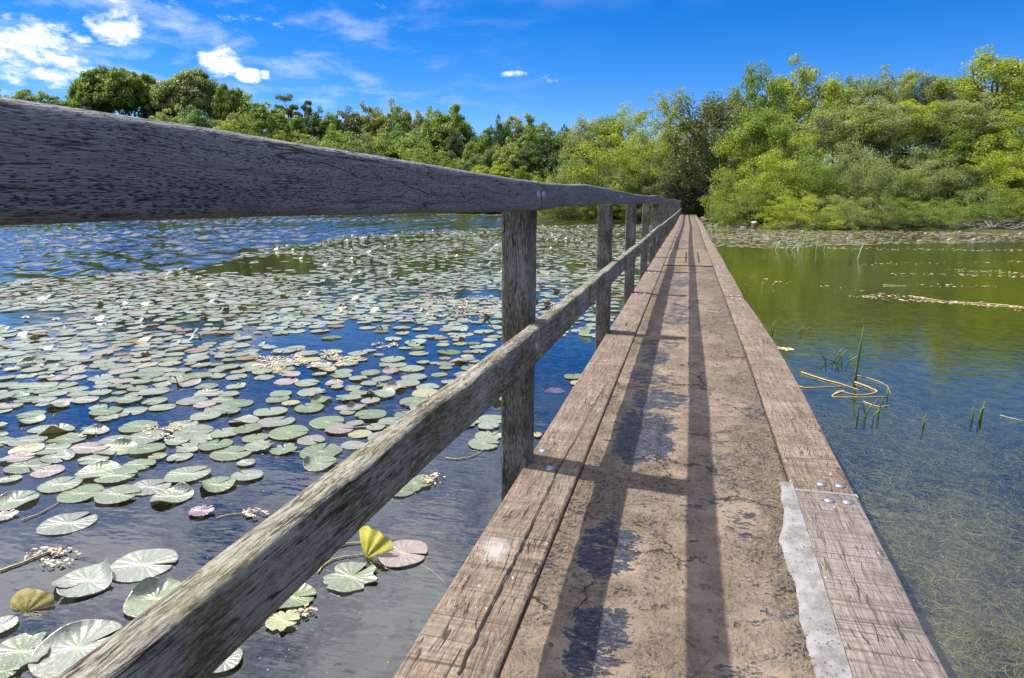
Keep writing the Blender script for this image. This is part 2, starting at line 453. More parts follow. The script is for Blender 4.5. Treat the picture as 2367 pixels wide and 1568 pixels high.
class MB:
    """collects polygons of any size for one mesh"""
    def __init__(s):
        s.v, s.f = [], []

    def add(s, verts, faces):
        o = len(s.v)
        s.v.extend([tuple(v) for v in verts])
        s.f.extend([tuple(i + o for i in f) for f in faces])

    def mesh(s, name, mat=None, smooth=False):
        me = bpy.data.meshes.new(name)
        me.from_pydata(s.v, [], s.f)
        me.update()
        if smooth:
            me.polygons.foreach_set('use_smooth', np.ones(len(me.polygons), dtype=bool))
        if mat:
            me.materials.append(mat)
        return me

    def tube(s, pts, radii, sides=6, cap=True):
        pts = [Vector(p) for p in pts]
        n = len(pts)
        rings = []
        for i, p in enumerate(pts):
            t = (pts[min(i + 1, n - 1)] - pts[max(i - 1, 0)])
            if t.length < 1e-6:
                t = Vector((0, 0, 1))
            t.normalize()
            a = t.cross(Vector((0.31, 0.17, 0.93)))
            if a.length < 0.05:
                a = t.cross(Vector((1, 0, 0)))
            a.normalize()
            b = t.cross(a)
            rings.append([p + (a * math.cos(2 * math.pi * k / sides) + b * math.sin(2 * math.pi * k / sides)) * radii[i] for k in range(sides)])
        vs = [v for r in rings for v in r]
        fs = []
        for i in range(n - 1):
            for k in range(sides):
                k2 = (k + 1) % sides
                fs.append((i * sides + k, i * sides + k2, (i + 1) * sides + k2, (i + 1) * sides + k))
        if cap:
            fs.append(tuple(range(sides - 1, -1, -1)))
            fs.append(tuple((n - 1) * sides + k for k in range(sides)))
        s.add(vs, fs)


def link(name, me, parent=None, **props):
    o = bpy.data.objects.new(name, me)
    COL.objects.link(o)
    if parent:
        o.parent = parent
    for k, v in props.items():
        o[k] = v
    return o


def empty(name, loc, label, cat, group=None, rot=0.0):
    o = bpy.data.objects.new(name, None)
    o.empty_display_size = 0.2
    COL.objects.link(o)
    o.location = loc
    o.rotation_euler = (0, 0, rot)
    o['label'], o['category'] = label, cat
    if group:
        o['group'] = group
    return o


def tag(o, label, cat, group=None):
    o['label'], o['category'] = label, cat
    if group:
        o['group'] = group
    return o


def rounded_section(w, h, r, k=3):
    """closed outline (u,v) of a rounded rectangle centred on 0"""
    pts = []
    for cx, cy, a0 in ((w / 2 - r, h / 2 - r, 0), (-w / 2 + r, h / 2 - r, 90), (-w / 2 + r, -h / 2 + r, 180), (w / 2 - r, -h / 2 + r, 270)):
        for i in range(k + 1):
            a = R_(a0 + 90.0 * i / k)
            pts.append((cx + r * math.cos(a), cy + r * math.sin(a)))
    return pts


def sweep_y(name, stations, mat, r=0.012, wob=0.0, seed=0, k=3):
    """stations: (y, xc, zc, w, h); rounded board swept along +Y"""
    mb = MB()
    vs = []
    n = None
    for (y, xc, zc, w, h) in stations:
        sec = rounded_section(w, h, min(r, w * 0.45, h * 0.45), k)
        n = len(sec)
        for j, (u, v) in enumerate(sec):
            d = mnoise.noise(Vector((u * 9 + seed, y * 2.3, v * 9))) * wob
            d2 = mnoise.noise(Vector((u * 40 + seed, y * 11.0, v * 40))) * wob * 0.5
            vs.append((xc + u + d * 0.5 + d2, y, zc + v + d + d2))
    fs = []
    for i in range(len(stations) - 1):
        for j in range(n):
            j2 = (j + 1) % n
            fs.append((i * n + j2, i * n + j, (i + 1) * n + j, (i + 1) * n + j2))
    fs.append(tuple(range(n)))
    fs.append(tuple((len(stations) - 1) * n + j for j in range(n - 1, -1, -1)))
    mb.add(vs, fs)
    return mb.mesh(name, mat, True)


def interp(tab, y):
    if y <= tab[0][0]:
        return tab[0][1]
    for (a, va), (b, vb) in zip(tab, tab[1:]):
        if y <= b:
            t = (y - a) / (b - a)
            t = t * t * (3 - 2 * t)
            return va + (vb - va) * t
    return tab[-1][1]


def dome_mesh(name, r, h, mat, axis='z'):
    mb = MB()
    seg, rings = 14, 4
    vs = []
    for i in range(rings):
        a = (math.pi / 2) * i / rings
        for k in range(seg):
            t = 2 * math.pi * k / seg
            rr = r * math.cos(a)
            p = (rr * math.cos(t), rr * math.sin(t), h * math.sin(a))
            vs.append(p)
    vs.append((0, 0, h))
    fs = []
    for i in range(rings - 1):
        for k in range(seg):
            k2 = (k + 1) % seg
            fs.append((i * seg + k, i * seg + k2, (i + 1) * seg + k2, (i + 1) * seg + k))
    for k in range(seg):
        fs.append(((rings - 1) * seg + k, (rings - 1) * seg + (k + 1) % seg, len(vs) - 1))
    # washer rim
    o = len(vs)
    for k in range(seg):
        t = 2 * math.pi * k / seg
        vs.append((r * 1.0 * math.cos(t), r * 1.0 * math.sin(t), -0.004))
    for k in range(seg):
        k2 = (k + 1) % seg
        fs.append((o + k, o + k2, k2, k))
    if axis == 'x':
        vs = [(z, y, -x) for (x, y, z) in vs]
    mb.add(vs, fs)
    return mb.mesh(name, mat, True)


# ================================================================== FOOTBRIDGE
BR = empty('footbridge', (0, 0, DECK), 'long narrow wooden footbridge with a sandy concrete walkway and a railing on one side', 'footbridge')
END_Y = 62.3
POSTS = [-0.2, 2.33, 5.0, 7.34, 9.75, 12.25, 14.8, 17.3]
while POSTS[-1] < END_Y - 2.4:
    POSTS.append(POSTS[-1] + 2.45 + random.uniform(-0.12, 0.12))
POSTS[-1] = END_Y - 0.1
CURVE = [(0, 0.0), (18, 0.0), (30, 0.03), (45, -0.02), (62, -0.05)]   # the far half drifts a little to the left


def cx(y):
    return interp(CURVE, y)


def inner_right(y):
    return .357 + .0233 * max(0.0, min(y, 2.32)) + .016 * min(max((y - 2.3) / 2, 0), 1) + cx(y)


# walkway ---------------------------------------------------------------
def ellipse_list():
    out = []
    for (px, py, w, h, s) in [
        (1385, 1478, 200, 190, 1.0), (1400, 1268, 180, 150, 0.95), (1350, 1330, 90, 40, .7), (1485, 1010, 165, 125, 1.05), (1525, 925, 150, 55, 0.95),
        (1500, 872, 130, 45, 0.75), (1540, 868, 60, 30, .5), (1515, 826, 90, 40, 0.85), (1545, 800, 60, 24, .7), (1560, 742, 90, 30, 0.8), (1570, 715, 70, 30, .8),
        (1560, 690, 60, 18, .7), (1570, 655, 60, 20, 0.85), (1580, 642, 40, 12, .7), (1500, 1150, 190, 60, 0.5), (1490, 1175, 120, 30, .62),
        (1755, 1385, 110, 170, 0.52), (1690, 1180, 140, 110, 0.62), (1640, 1160, 80, 80, .6), (1650, 1025, 110, 40, .55), (1660, 960, 120, 40, 0.5), (1690, 935, 90, 40, .5),
        (1660, 850, 110, 40, 0.42), (1650, 780, 100, 30, .4), (1740, 1560, 170, 70, .62), (1650, 1530, 80, 40, .6), (1600, 1165, 70, 30, .7), (1640, 715, 60, 24, .5), (1560, 1090, 90, 20, .5)]:
        a, b = on_z(px - w / 2, py, DECK), on_z(px + w / 2, py, DECK)
        t, d = on_z(px, py - h / 2, DECK), on_z(px, py + h / 2, DECK)
        out.append(((a.x + b.x) / 2, (t.y + d.y) / 2, abs(b.x - a.x) / 2, abs(t.y - d.y) / 2, s))
    return out


ELL = ellipse_list()
for y in np.arange(14.5, 61, 0.9):
    ELL.append((-0.07 + random.uniform(-.05, .05) + cx(y), y, random.uniform(.1, .18), random.uniform(.2, .4), random.uniform(.3, .8)))


def deck_patch(name, y0, y1, nx, ny):
    L = lambda y: -0.339 + cx(y)
    Rr = lambda y: inner_right(y) - 0.007
    ys = np.linspace(y0, y1, ny + 1)
    vs, sl, gr = [], [], []
    for y in ys:
        for i in range(nx + 1):
            u = i / nx
            x = L(y) + (Rr(y) - L(y)) * u
            q = Vector((x * 5.0, y * 5.0, 0.3))
            s = 0.0
            w = 0.35 * mnoise.noise(Vector((x * 9, y * 7, 2.0))) + 0.2 * mnoise.noise(Vector((x * 25, y * 20, 5.0)))
            for (ex, ey, ea, eb, es) in ELL:
                if abs(y - ey) < eb * 1.6 and abs(x - ex) < ea * 1.6:
                    # superellipse, so the patches stay boxy
                    d = (abs((x - ex) / ea) ** 3 + abs((y - ey) / eb) ** 3) ** (1 / 3.0) + w
                    s = max(s, es * min(max((1.28 - d) / 0.62, 0), 1))
            g = 0.5 + 0.9 * mnoise.noise(Vector((x * 2.4, y * 1.5, 7.0))) + 0.35 * mnoise.noise(Vector((x * 7, y * 5, 1.0)))
            side = min(abs(x - cx(y) - 0.07) / 0.2, 1.0)     # worn smooth down the middle
            g = 0.36 + g * (0.25 + 0.95 * side)  - 0.28 * (1 - side)
            if 1.8 < y < 2.7:
                g += 0.6 * max(0, 1 - abs(y - 2.2) / 0.42)
            g *= 1 - 0.9 * min(s * 1.4, 1)
            z = 0.004 * mnoise.noise(q) + 0.0025 * mnoise.noise(q * 4.1) - 0.004 * s - 0.002 * max(0, min(1, g))
            if x > 0.14 + cx(y):
                s = max(s, 0.36 + 0.55 * mnoise.noise(Vector((x * 4, y * 3.2, 11.0))))
            vs.append((x, y, z))
            sl.append(max(0.0, s))
            gr.append(max(0.0, min(1.0, g)))
    vs = np.array(vs)
    idx = np.arange((nx + 1) * (ny + 1)).reshape(ny + 1, nx + 1)
    f = np.stack([idx[:-1, :-1], idx[:-1, 1:], idx[1:, 1:], idx[1:, :-1]], -1).reshape(-1, 4)
    # skirt so the slab has depth
    return vs, f, np.array(sl), np.array(gr), idx


def build_walkway():
    V, F, S, G = [], [], [], []
    off = 0
    for (y0, y1, nx, ny) in ((-2.0, 5.2, 60, 560), (5.2, 13.0, 34, 380), (13.0, END_Y, 14, 460)):
        v, f, s, g, idx = deck_patch('w', y0, y1, nx, ny)
        V.append(v); F.append(f + off); S.append(s); G.append(g)
        n0 = off + len(v)
        # border skirt
        bl = idx[:, 0]; brr = idx[:, -1]
        for edge, flip in ((bl, 0), (brr, 1)):
            low = v[edge].copy(); low[:, 2] = -0.16
            li = np.arange(len(edge)) + n0
            V.append(low); S.append(np.zeros(len(low))); G.append(np.zeros(len(low)))
            e = edge + off
            q = np.stack([e[:-1], e[1:], li[1:], li[:-1]], -1)
            F.append(q if not flip else q[:, ::-1])
            n0 += len(edge)
        off = n0
    V = np.concatenate(V); F = np.concatenate(F)
    me = mesh_np('walkway', V, F, M_DECK, True)
    for nm, arr in (('slate', S), ('gravel', G)):
        at = me.attributes.new(nm, 'FLOAT', 'POINT')
        at.data.foreach_set('value', np.concatenate(arr).astype(np.float32))
    return link('walkway', me, BR)


build_walkway()

# edge beams ------------------------------------------------------------
bolt_up = dome_mesh('bolt', 0.0195, 0.008, M_BOLT)
bolt_side = dome_mesh('bolt', 0.016, 0.008, M_BOLT, 'x')


def beam(x0, x1, y0, y1, mat, seed, dz=0.0, bolts=()):
    n = max(4, int((y1 - y0) / 0.12))
    st = []
    for i in range(n + 1):
        y = y0 + (y1 - y0) * i / n
        bow = math.sin(math.pi * i / n)
        if x1 > 0:
            xa = inner_right(y)
            xb = x1 + cx(y) + 0.008 * bow
            if y0 < 2:
                xb = 0.564 + 0.0223 * y
            elif y0 < 3:
                xb = 0.615 + 0.040 * bow
        else:
            xa, xb = x0 + cx(y) + 0.004 * bow, x1 + cx(y)
        st.append((y, (xa + xb) / 2, -0.1 + 0.006 + dz, xb - xa, 0.2))
    o = link('edge_beam', sweep_y('edge_beam', st, mat, 0.011, 0.004, seed * 7.7), BR)
    for (bx, by) in bolts:
        b = link('bolt', bolt_up, o)
        b.location = (bx + cx(by), by, 0.0075 + dz)
    return o


def px_deck(px, py):
    p = on_z(px, py, DECK)
    return (p.x, p.y)


LJ = [-2.0, 4.95, 7.29, 9.65, 12.1, 14.65, 17.1]
while LJ[-1] < END_Y - 2.6:
    LJ.append(LJ[-1] + 2.45)
LJ[-1] = END_Y
for i, (a, b) in enumerate(zip(LJ, LJ[1:])):
    bl = []
    if i == 0:
        bl = [px_deck(1255, 1046), px_deck(1270, 1087), px_deck(1436, 768), px_deck(1448, 768)]
    elif i < 8:
        bl = [(-0.50, a + 0.1), (-0.41, a + 0.1), (-0.50, b - 0.1), (-0.41, b - 0.1)]
    beam(-0.566 + random.uniform(-.006, .006) * (i > 0), -0.345, a + 0.007, b - 0.007, M_BEAM, 3 + i, random.uniform(-.003, .004) * (i > 0), bl)
RJ = [-2.0, 2.325, 7.24, 10.65, 14.1, 17.3, 20.5]
while RJ[-1] < END_Y - 3.2:
    RJ.append(RJ[-1] + 3.1)
RJ[-1] = END_Y
for i, (a, b) in enumerate(zip(RJ, RJ[1:])):
    bl = []
    if i == 0:
        bl = [px_deck(1915, 1162), px_deck(1958, 1166)]
    elif i == 1:
        bl = [px_deck(1897, 1124), px_deck(1940, 1128), (.50, b - .09), (.58, b - .09)]
    elif i < 8:
        bl = [(.50, a + .09), (.58, a + .09), (.50, b - .09), (.58, b - .09)]
    o = beam(0.4, 0.622 + random.uniform(-.008, .008), a + 0.01, b - 0.01, M_BEAMGREY if i == 0 else M_BEAM, 40 + i, random.uniform(-.002, .004) * (i > 1), bl)
    if i == 0:
        o['label'] = 'newer pale sawn beam with two bolts at its end'

# long drying crack in the nearest left beam (a sub-part of that beam's surface: modelled as a thin groove filler)
def strip(pts, w, z, mat, name, parent, jitter=0.0, seed=0):
    mb = MB()
    vs, fs = [], []
    n = len(pts)
    for i, p in enumerate(pts):
        a = Vector(pts[max(i - 1, 0)]); b = Vector(pts[min(i + 1, n - 1)])
        t = (b - a).normalized()
        nn = Vector((-t.y, t.x))
        ww = w[i] if isinstance(w, (list, tuple)) else w
        j1 = 1 + jitter * mnoise.noise(Vector((i * 1.7, seed, 0)))
        j2 = 1 + jitter * mnoise.noise(Vector((i * 1.7, seed + 9, 0)))
        vs.append((p[0] + nn.x * ww * j1 / 2, p[1] + nn.y * ww * j1 / 2, z))
        vs.append((p[0] - nn.x * ww * j2 / 2, p[1] - nn.y * ww * j2 / 2, z))
    for i in range(n - 1):
        fs.append((2 * i + 1, 2 * i, 2 * i + 2, 2 * i + 3))
    mb.add(vs, fs)
    return link(name, mb.mesh(name, mat), parent)


M_GAP = simple('dark crevice', (0.012, 0.009, 0.007), (0.03, 0.022, 0.016), 20.0)
ck_px = [(1058, 1568), (1085, 1510), (1110, 1458), (1140, 1398), (1165, 1345), (1190, 1300), (1207, 1262), (1228, 1220), (1246, 1180), (1262, 1150), (1275, 1120), (1292, 1085), (1312, 1050), (1335, 1010), (1352, 975), (1372, 940), (1392, 905), (1408, 880)]
pts = []
dense = []
for a, b in zip(ck_px, ck_px[1:]):
    for k in range(5):
        dense.append((a[0] + (b[0] - a[0]) * k / 5, a[1] + (b[1] - a[1]) * k / 5))
for i, (x, y) in enumerate(dense):
    p = px_deck(x, y)
    pts.append((p[0] + 0.006 * mnoise.noise(Vector((i * 0.37, 1.0, 0))), p[1]))
for bm_ in [o for o in BR.children if o.name.startswith('edge_beam')][:1]:
    strip(pts, [0.0052 * (1.2 - 0.8 * i / len(pts)) for i in range(len(pts))], 0.0105, M_GAP, 'crack', bm_, 1.2, 3)

# pale mortar fillet beside the nearest right beam
def mortar():
    outl = [(1800, 1118, 1836), (1806, 1150, 1842), (1812, 1190, 1850), (1800, 1245, 1868), (1806, 1270, 1872), (1822, 1320, 1886), (1835, 1345, 1892), (1845, 1400, 1908), (1850, 1445, 1922), (1866, 1500, 1938), (1880, 1545, 1950), (1890, 1600, 1966), (1905, 1700, 1998), (1925, 1800, 2030)]
    mb = MB()
    vs, fs = [], []
    rows = []
    for a, b in zip(outl, outl[1:]):
        for k in range(8):
            t = k / 8
            rows.append(tuple(a[j] + (b[j] - a[j]) * t for j in range(3)))
    nx = 8
    for i, (xl, y, xr) in enumerate(rows):
        A, B = px_deck(xl, y), px_deck(xr, y)
        A = (A[0] + 0.007 * mnoise.noise(Vector((i * 0.17, 0, 0))) + 0.003 * mnoise.noise(Vector((i * 0.9, 3, 0))), A[1])
        B = (inner_right(B[1]) + 0.002, B[1])
        for k in range(nx + 1):
            u = k / nx
            x = A[0] + (B[0] - A[0]) * u
            z = 0.006 + 0.004 * min(1, u * 5) + 0.002 * mnoise.noise(Vector((x * 30, A[1] * 30, 0)))
            if k == 0:
                z = 0.0015
            vs.append((x, A[1], z))
    for i in range(len(rows) - 1):
        for k in range(nx):
            fs.append((i * (nx + 1) + k, i * (nx + 1) + k + 1, (i + 1) * (nx + 1) + k + 1, (i + 1) * (nx + 1) + k))
    fs = [f[::-1] for f in fs]
    mb.add(vs, fs)
    me = mb.mesh('mortar_fillet', M_MORTAR, True)
    return link('mortar_fillet', me, BR)


mortar()
# mortar joint between the two nearest right beams
mb = MB()
mb.add([(.40, 2.310, -.01), (.618, 2.310, -.01), (.618, 2.340, -.01), (.40, 2.340, -.01), (.40, 2.310, .004), (.618, 2.310, .004), (.618, 2.340, .004), (.40, 2.340, .004)],
       [(4, 5, 6, 7), (0, 1, 5, 4), (1, 2, 6, 5), (2, 3, 7, 6), (3, 0, 4, 7)])
link('joint_filler', mb.mesh('joint_filler', M_MORTAR), BR)

# posts -----------------------------------------------------------------
def post_mesh(seed):
    """local origin on the deck plane, inner face at x = 0 side -> spans x -0.1..0"""
    mb = MB()
    zs = [-1.6, -0.9, -0.45, -0.2, -0.02, 0.1, 0.25, 0.4, 0.55, 0.7, 0.85, 0.98]
    sec = rounded_section(0.102, 0.132, 0.009, 2)
    n = len(sec)
    vs, fs = [], []
    for z in zs:
        for (u, v) in sec:
            d = 0.003 * mnoise.noise(Vector((u * 20 + seed, v * 20, z * 2.5)))
            vs.append((u - 0.051 + d, v + d, z))
    for i in range(len(zs) - 1):
        for j in range(n):
            j2 = (j + 1) % n
            fs.append((i * n + j, i * n + j2, (i + 1) * n + j2, (i + 1) * n + j))
    fs.append(tuple((len(zs) - 1) * n + j for j in range(n)))
    mb.add(vs, fs)
    return mb.mesh('post', M_POST, False)


pm = [post_mesh(s * 3.1) for s in range(4)]
for i, y in enumerate(POSTS):
    o = link('post', pm[i % 4], BR)
    o.location = (-0.547 + cx(y), y, 0)
    o.rotation_euler = (R_(random.uniform(-.5, .5)), R_(random.uniform(-.6, .6)), R_(random.uniform(-1.5, 1.5)))
    if i == 1:
        o.rotation_euler = (0, R_(0.3), 0)

# rails -----------------------------------------------------------------
TOPZ = [(-1, 1.079), (.4, 1.0775), (2.3, 1.068), (2.7, 1.072), (3.34, 1.086), (4.3, 1.083), (6.4, 1.073), (8.5, 1.075), (11.2, 1.105), (13, 1.095), (16, 1.07), (20, 1.08), (63, 1.05)]
BOTZ = [(-1, 0.984), (.4, 0.982), (2.3, 0.970), (2.68, 0.980), (3.36, 0.985), (4.95, 0.982), (7.7, 0.981), (11.2, 0.99), (16, .965), (63, 0.945)]
LTOP = [(-1, 0.585), (.7, 0.577), (2.3, 0.563), (4.7, 0.560), (8, .55), (12, .56), (15, .54), (63, 0.52)]
LBOT = [(-1, 0.482), (.7, 0.472), (2.3, 0.434), (4.7, 0.432), (8, .43), (12, .44), (63, 0.41)]


def rail(name, y0, y1, T, B, x_in, w, mat, r, seed, wob, label=None):
    n = max(10, int((y1 - y0) / 0.05)) if y1 < 12 else 14
    st = []
    j1, j2 = (random.uniform(-.014, .014), random.uniform(-.012, .012)) if y0 > 12 else (0, 0)
    xj = random.uniform(-.012, .012) if y0 > 8 else 0
    for i in range(n + 1):
        y = y0 + (y1 - y0) * i / n
        t, b = interp(T, y), interp(B, y)
        sag = j1 * math.sin(math.pi * i / n) + j2 * (i / n - .5)
        st.append((y, x_in - w / 2 + cx(y) + xj * math.sin(math.pi * i / n), (t + b) / 2 + sag, w, t - b))
    o = link(name, sweep_y(name, st, mat, r, wob, seed, 4), BR)
    if label:
        o['label'] = label
    return o


for i in range(len(POSTS) - 1):
    y0 = POSTS[i] if i else -1.2
    y1 = POSTS[i + 1]
    if i >= 2 and i % 2 == 1 and i < len(POSTS) - 2:
        continue
    if i >= 2 and i + 2 < len(POSTS):
        y1 = POSTS[i + 2]
    JY = 2.235
    e0 = (JY if i == 1 else y0) + 0.0015 if i else y0
    if i == 0:
        y1 = JY
    tr = rail('top_rail', e0, y1 - 0.0015, TOPZ, BOTZ, -0.493, 0.052, M_TOPRAIL, 0.014, i * 5.1, 0.0014)
    lr = rail('lower_rail', e0, y1 - 0.0015, LTOP, LBOT, -0.491, 0.054, M_LOWRAIL, 0.013, i * 3.3 + 50, 0.006)
    for (yy, T, B, o) in ((e0 + 0.03, TOPZ, BOTZ, tr), (y1 - 0.05, TOPZ, BOTZ, tr)):
        if yy < 0:
            continue
        b = link('bolt', bolt_side, o)
        b.location = (-0.4915 + cx(yy), yy, (interp(T, yy) * .5 + interp(B, yy) * .5))
        b.scale = (1, 1, 1)
    if y1 < 30:
        b = link('bolt', bolt_side, lr)
        b.location = (-0.4905 + cx(y1), y1 - 0.06, (interp(LTOP, y1) + interp(LBOT, y1)) / 2)

# sluice hatch: boards laid across with two lifting slots
HY0, HY1 = 10.7, 14.0
nb = 7
for i in range(nb):
    a = HY0 + (HY1 - HY0) * i / nb
    b = HY0 + (HY1 - HY0) * (i + 1) / nb
    mb = MB()
    x0, x1, z1, z0 = -0.335, 0.412, 0.014, 0.0
    nxx = 10
    vs, fs = [], []
    for yy in (a + 0.012, b - 0.012):
        for z in (0.0, 1.0):
            for k in range(nxx + 1):
                vs.append((x0 + (x1 - x0) * k / nxx, yy, z0 if z == 0 else z1 + 0.004 * mnoise.noise(Vector((k * .6, i * 4.0, 0)))))
    q = nxx + 1
    for k in range(nxx):
        fs.append((q + k, q + k + 1, 3 * q + k + 1, 3 * q + k))
        fs.append((k, k + 1, q + k + 1, q + k))
        fs.append((2 * q + k + 1, 2 * q + k, 3 * q + k, 3 * q + k + 1))
    mb.add(vs, fs)
    link('hatch_board', mb.mesh('hatch_board', M_STEP), BR)
for sx in (0.0, 0.215):
    strip([(sx, HY0 + 0.5), (sx, HY0 + 1.2), (sx, HY1 - 0.5)], 0.022, 0.0195, M_GAP, 'lifting_slot', BR)
for yy in [9.7] + [14.9 + 1.35 * q + random.uniform(-.35, .35) for q in range(30)]:
    mb = MB()
    w = 0.004
    pts = [(-0.335 + 0.74 * k / 12 + cx(yy), yy + 0.03 * mnoise.noise(Vector((k * .5, yy, 0)))) for k in range(13)]
    strip(pts, random.uniform(.012, .028), 0.0065, M_GAP, 'joint_line', BR, 0.8, yy)

# bearers and piles below
for i, y in enumerate(POSTS[1:]):
    if i % 2 == 0 or y < 12:
        mb = MB()
        sec = [(-0.54, y - .1, -.36), (0.55, y - .1, -.36), (0.55, y + .1, -.36), (-0.54, y + .1, -.36), (-0.54, y - .1, -.2), (0.55, y - .1, -.2), (0.55, y + .1, -.2), (-0.54, y + .1, -.2)]
        mb.add([(p[0] + cx(y), p[1], p[2]) for p in sec], [(0, 3, 2, 1), (4, 5, 6, 7), (0, 1, 5, 4), (1, 2, 6, 5), (2, 3, 7, 6), (3, 0, 4, 7)])
        link('cross_bearer', mb.mesh('cross_bearer', M_PILE), BR)
        mb = MB()
        mb.tube([(0.43 + cx(y), y, -1.7), (0.43 + cx(y), y, -.36)], [0.09, 0.085], 10)
        link('pile', mb.mesh('pile', M_PILE), BR)

# ------------------------------------------------------------------ end fence across the far end of the bridge
EF = empty('end_fence', (cx(END_Y) - 0.52, END_Y + 0.5, DECK), 'small two-rail wooden fence turning the corner at the far end of the footbridge', 'fence')
for x in (0.0, 1.13):
    o = link('post', pm[1], EF)
    o.location = (x + 0.05, 0, -0.02)
for z, nm in ((0.98, 'top_rail'), (0.47, 'lower_rail')):
    mb = MB()
    mb.add([(-.02, -.12, z), (1.2, -.12, z), (1.2, -.07, z), (-.02, -.07, z), (-.02, -.12, z + .1), (1.2, -.12, z + .1), (1.2, -.07, z + .1), (-.02, -.07, z + .1)],
           [(0, 3, 2, 1), (4, 5, 6, 7), (0, 1, 5, 4), (1, 2, 6, 5), (2, 3, 7, 6), (3, 0, 4, 7)])
    link(nm, mb.mesh(nm, M_POST), EF)

# ================================================================== TERRAIN
shore_px_r = [(1640, 521), (1740, 527.5), (1900, 530.5), (2100, 533), (2366, 537)]
shore_px_l = [(1555, 508), (1400, 507), (1255, 502)]
shore_px_f = [(1190, 491.5), (900, 490), (500, 490), (0, 492), (-500, 495)]
poly = [on_z(*p).to_2d() for p in shore_px_r]
poly += [Vector(p) for p in ((38, 30), (46, 12), (44, -20), (20, -45), (-40, -60), (-120, -40), (-150, 10))]
poly += [on_z(*p).to_2d() for p in reversed(shore_px_f)]
poly += [on_z(*p).to_2d() for p in reversed(shore_px_l)]
POLY = np.array([(p.x, p.y) for p in poly])


def signed_dist(P):
    """>0 on land, <0 in the pond"""
    A = POLY
    B = np.roll(POLY, -1, axis=0)
    best = np.full(len(P), 1e9)
    inside = np.zeros(len(P), bool)
    for a, b in zip(A, B):
        ab = b - a
        t = np.clip(((P - a) @ ab) / (ab @ ab), 0, 1)
        d = np.linalg.norm(P - (a + t[:, None] * ab), axis=1)
        best = np.minimum(best, d)
        cond = (a[1] > P[:, 1]) != (b[1] > P[:, 1])
        xi = (b[0] - a[0]) * (P[:, 1] - a[1]) / ((b[1] - a[1]) if abs(b[1] - a[1]) > 1e-9 else 1e-9) + a[0]
        inside ^= cond & (P[:, 0] < xi)
    return np.where(inside, -best, best)


def sstep(x, a, b):
    t = np.clip((x - a) / (b - a), 0, 1)
    return t * t * (3 - 2 * t)


def vnoise(P, s, seed=0):
    return np.array([mnoise.noise(Vector((p[0] * s, p[1] * s, seed))) for p in P])


def ground_z(P):
    P = np.asarray(P, float)
    d = signed_dist(P)
    # picture-left share of the view: hillside across the lake is higher
    f = P @ np.array([FWD.x, FWD.y]); r = P @ np.array([RGT.x, RGT.y])
    u = r / np.maximum(f, 5.0)
    lefty = sstep(-u, 0.1, 0.75)
    far = sstep(f, 70, 95)
    hmax = 4.5 + far * (1.5 + 7.5 * lefty)
    run = 20 + far * 35
    land = 0.25 * sstep(d, 0, 2.0) + hmax * sstep(d, 1.0, run) + 0.35 * vnoise(P, 0.12, 3.0) * sstep(d, 2, 8)
    right = sstep(P[:, 0], 0.2, 0.8)
    dep = (0.62 + 0.1 * vnoise(P, 0.6, 1.0)) * right + 1.7 * (1 - right)
    bed = -dep * sstep(-d, 0.0, 5.0) - 0.05
    z = np.where(d > 0, land, bed)
    # level strip of bank where the bridge lands
    k = sstep(-np.abs(P[:, 0] - 0.6), -3.2, -1.6) * sstep(P[:, 1], 44, 50)
    zb = np.minimum(0.30 + 0.0 * d, 0.30) + np.maximum(0, P[:, 1] - 64) * 0.10
    z = z * (1 - k) + np.where(d > 0, zb, z) * k
    return z


xs = np.concatenate([np.linspace(-900, -190, 14), np.linspace(-180, -42, 47), np.linspace(-40, 60, 101), np.linspace(66, 200, 23), np.linspace(240, 900, 12)])
ys = np.concatenate([np.linspace(-900, -70, 12), np.linspace(-60, 14, 38), np.linspace(15, 75, 76), np.linspace(78, 200, 50), np.linspace(230, 900, 14)])
GX, GY = np.meshgrid(xs, ys)
P = np.stack([GX.ravel(), GY.ravel()], -1)
Z = ground_z(P)
idx = np.arange(len(P)).reshape(GX.shape)
F = np.stack([idx[:-1, :-1], idx[:-1, 1:], idx[1:, 1:], idx[1:, :-1]], -1).reshape(-1, 4)
link('ground', mesh_np('ground', np.column_stack([P, Z]), F, M_GROUND, True), kind='structure')


def gz(x, y):
    return float(ground_z(np.array([[x, y]]))[0])


# water sheet ---------------------------------------------------------------
wx = np.concatenate([np.linspace(-230, -74, 16), np.arange(-72, -5, 0.17), np.linspace(-4, 70, 26)])
wy = np.concatenate([np.linspace(-70, 3, 20), np.arange(4, 100, 0.18), np.linspace(103, 150, 10)])
GX, GY = np.meshgrid(wx, wy)
# wind-ruffled patch of open water out on the left: a sum of short real waves
WZ = np.zeros_like(GX)
wr = np.random.default_rng(3)
for k in range(26):
    lam = wr.uniform(.45, 1.5)
    th = wr.normal() * .75 + 1.2
    WZ += lam * .0105 * np.sin(2 * math.pi / lam * (GX * math.cos(th) + GY * math.sin(th)) + wr.uniform(0, 6.28) + 1.2 * np.sin(GX * .21 + k) + 1.1 * np.sin(GY * .17 + 2 * k))
WD = np.hypot(GX + 38, GY - 42) + 3.5 * np.sin(GX * .19) + 3.0 * np.sin(GY * .23 + 1)
WZ *= 1 - sstep(WD, 36, 45)
WZ *= .45 + .55 * np.clip(.5 + .9 * np.sin(GX * .13 + 1.5 * np.sin(GY * .07)) * np.sin(GY * .16 + .8), 0, 1)
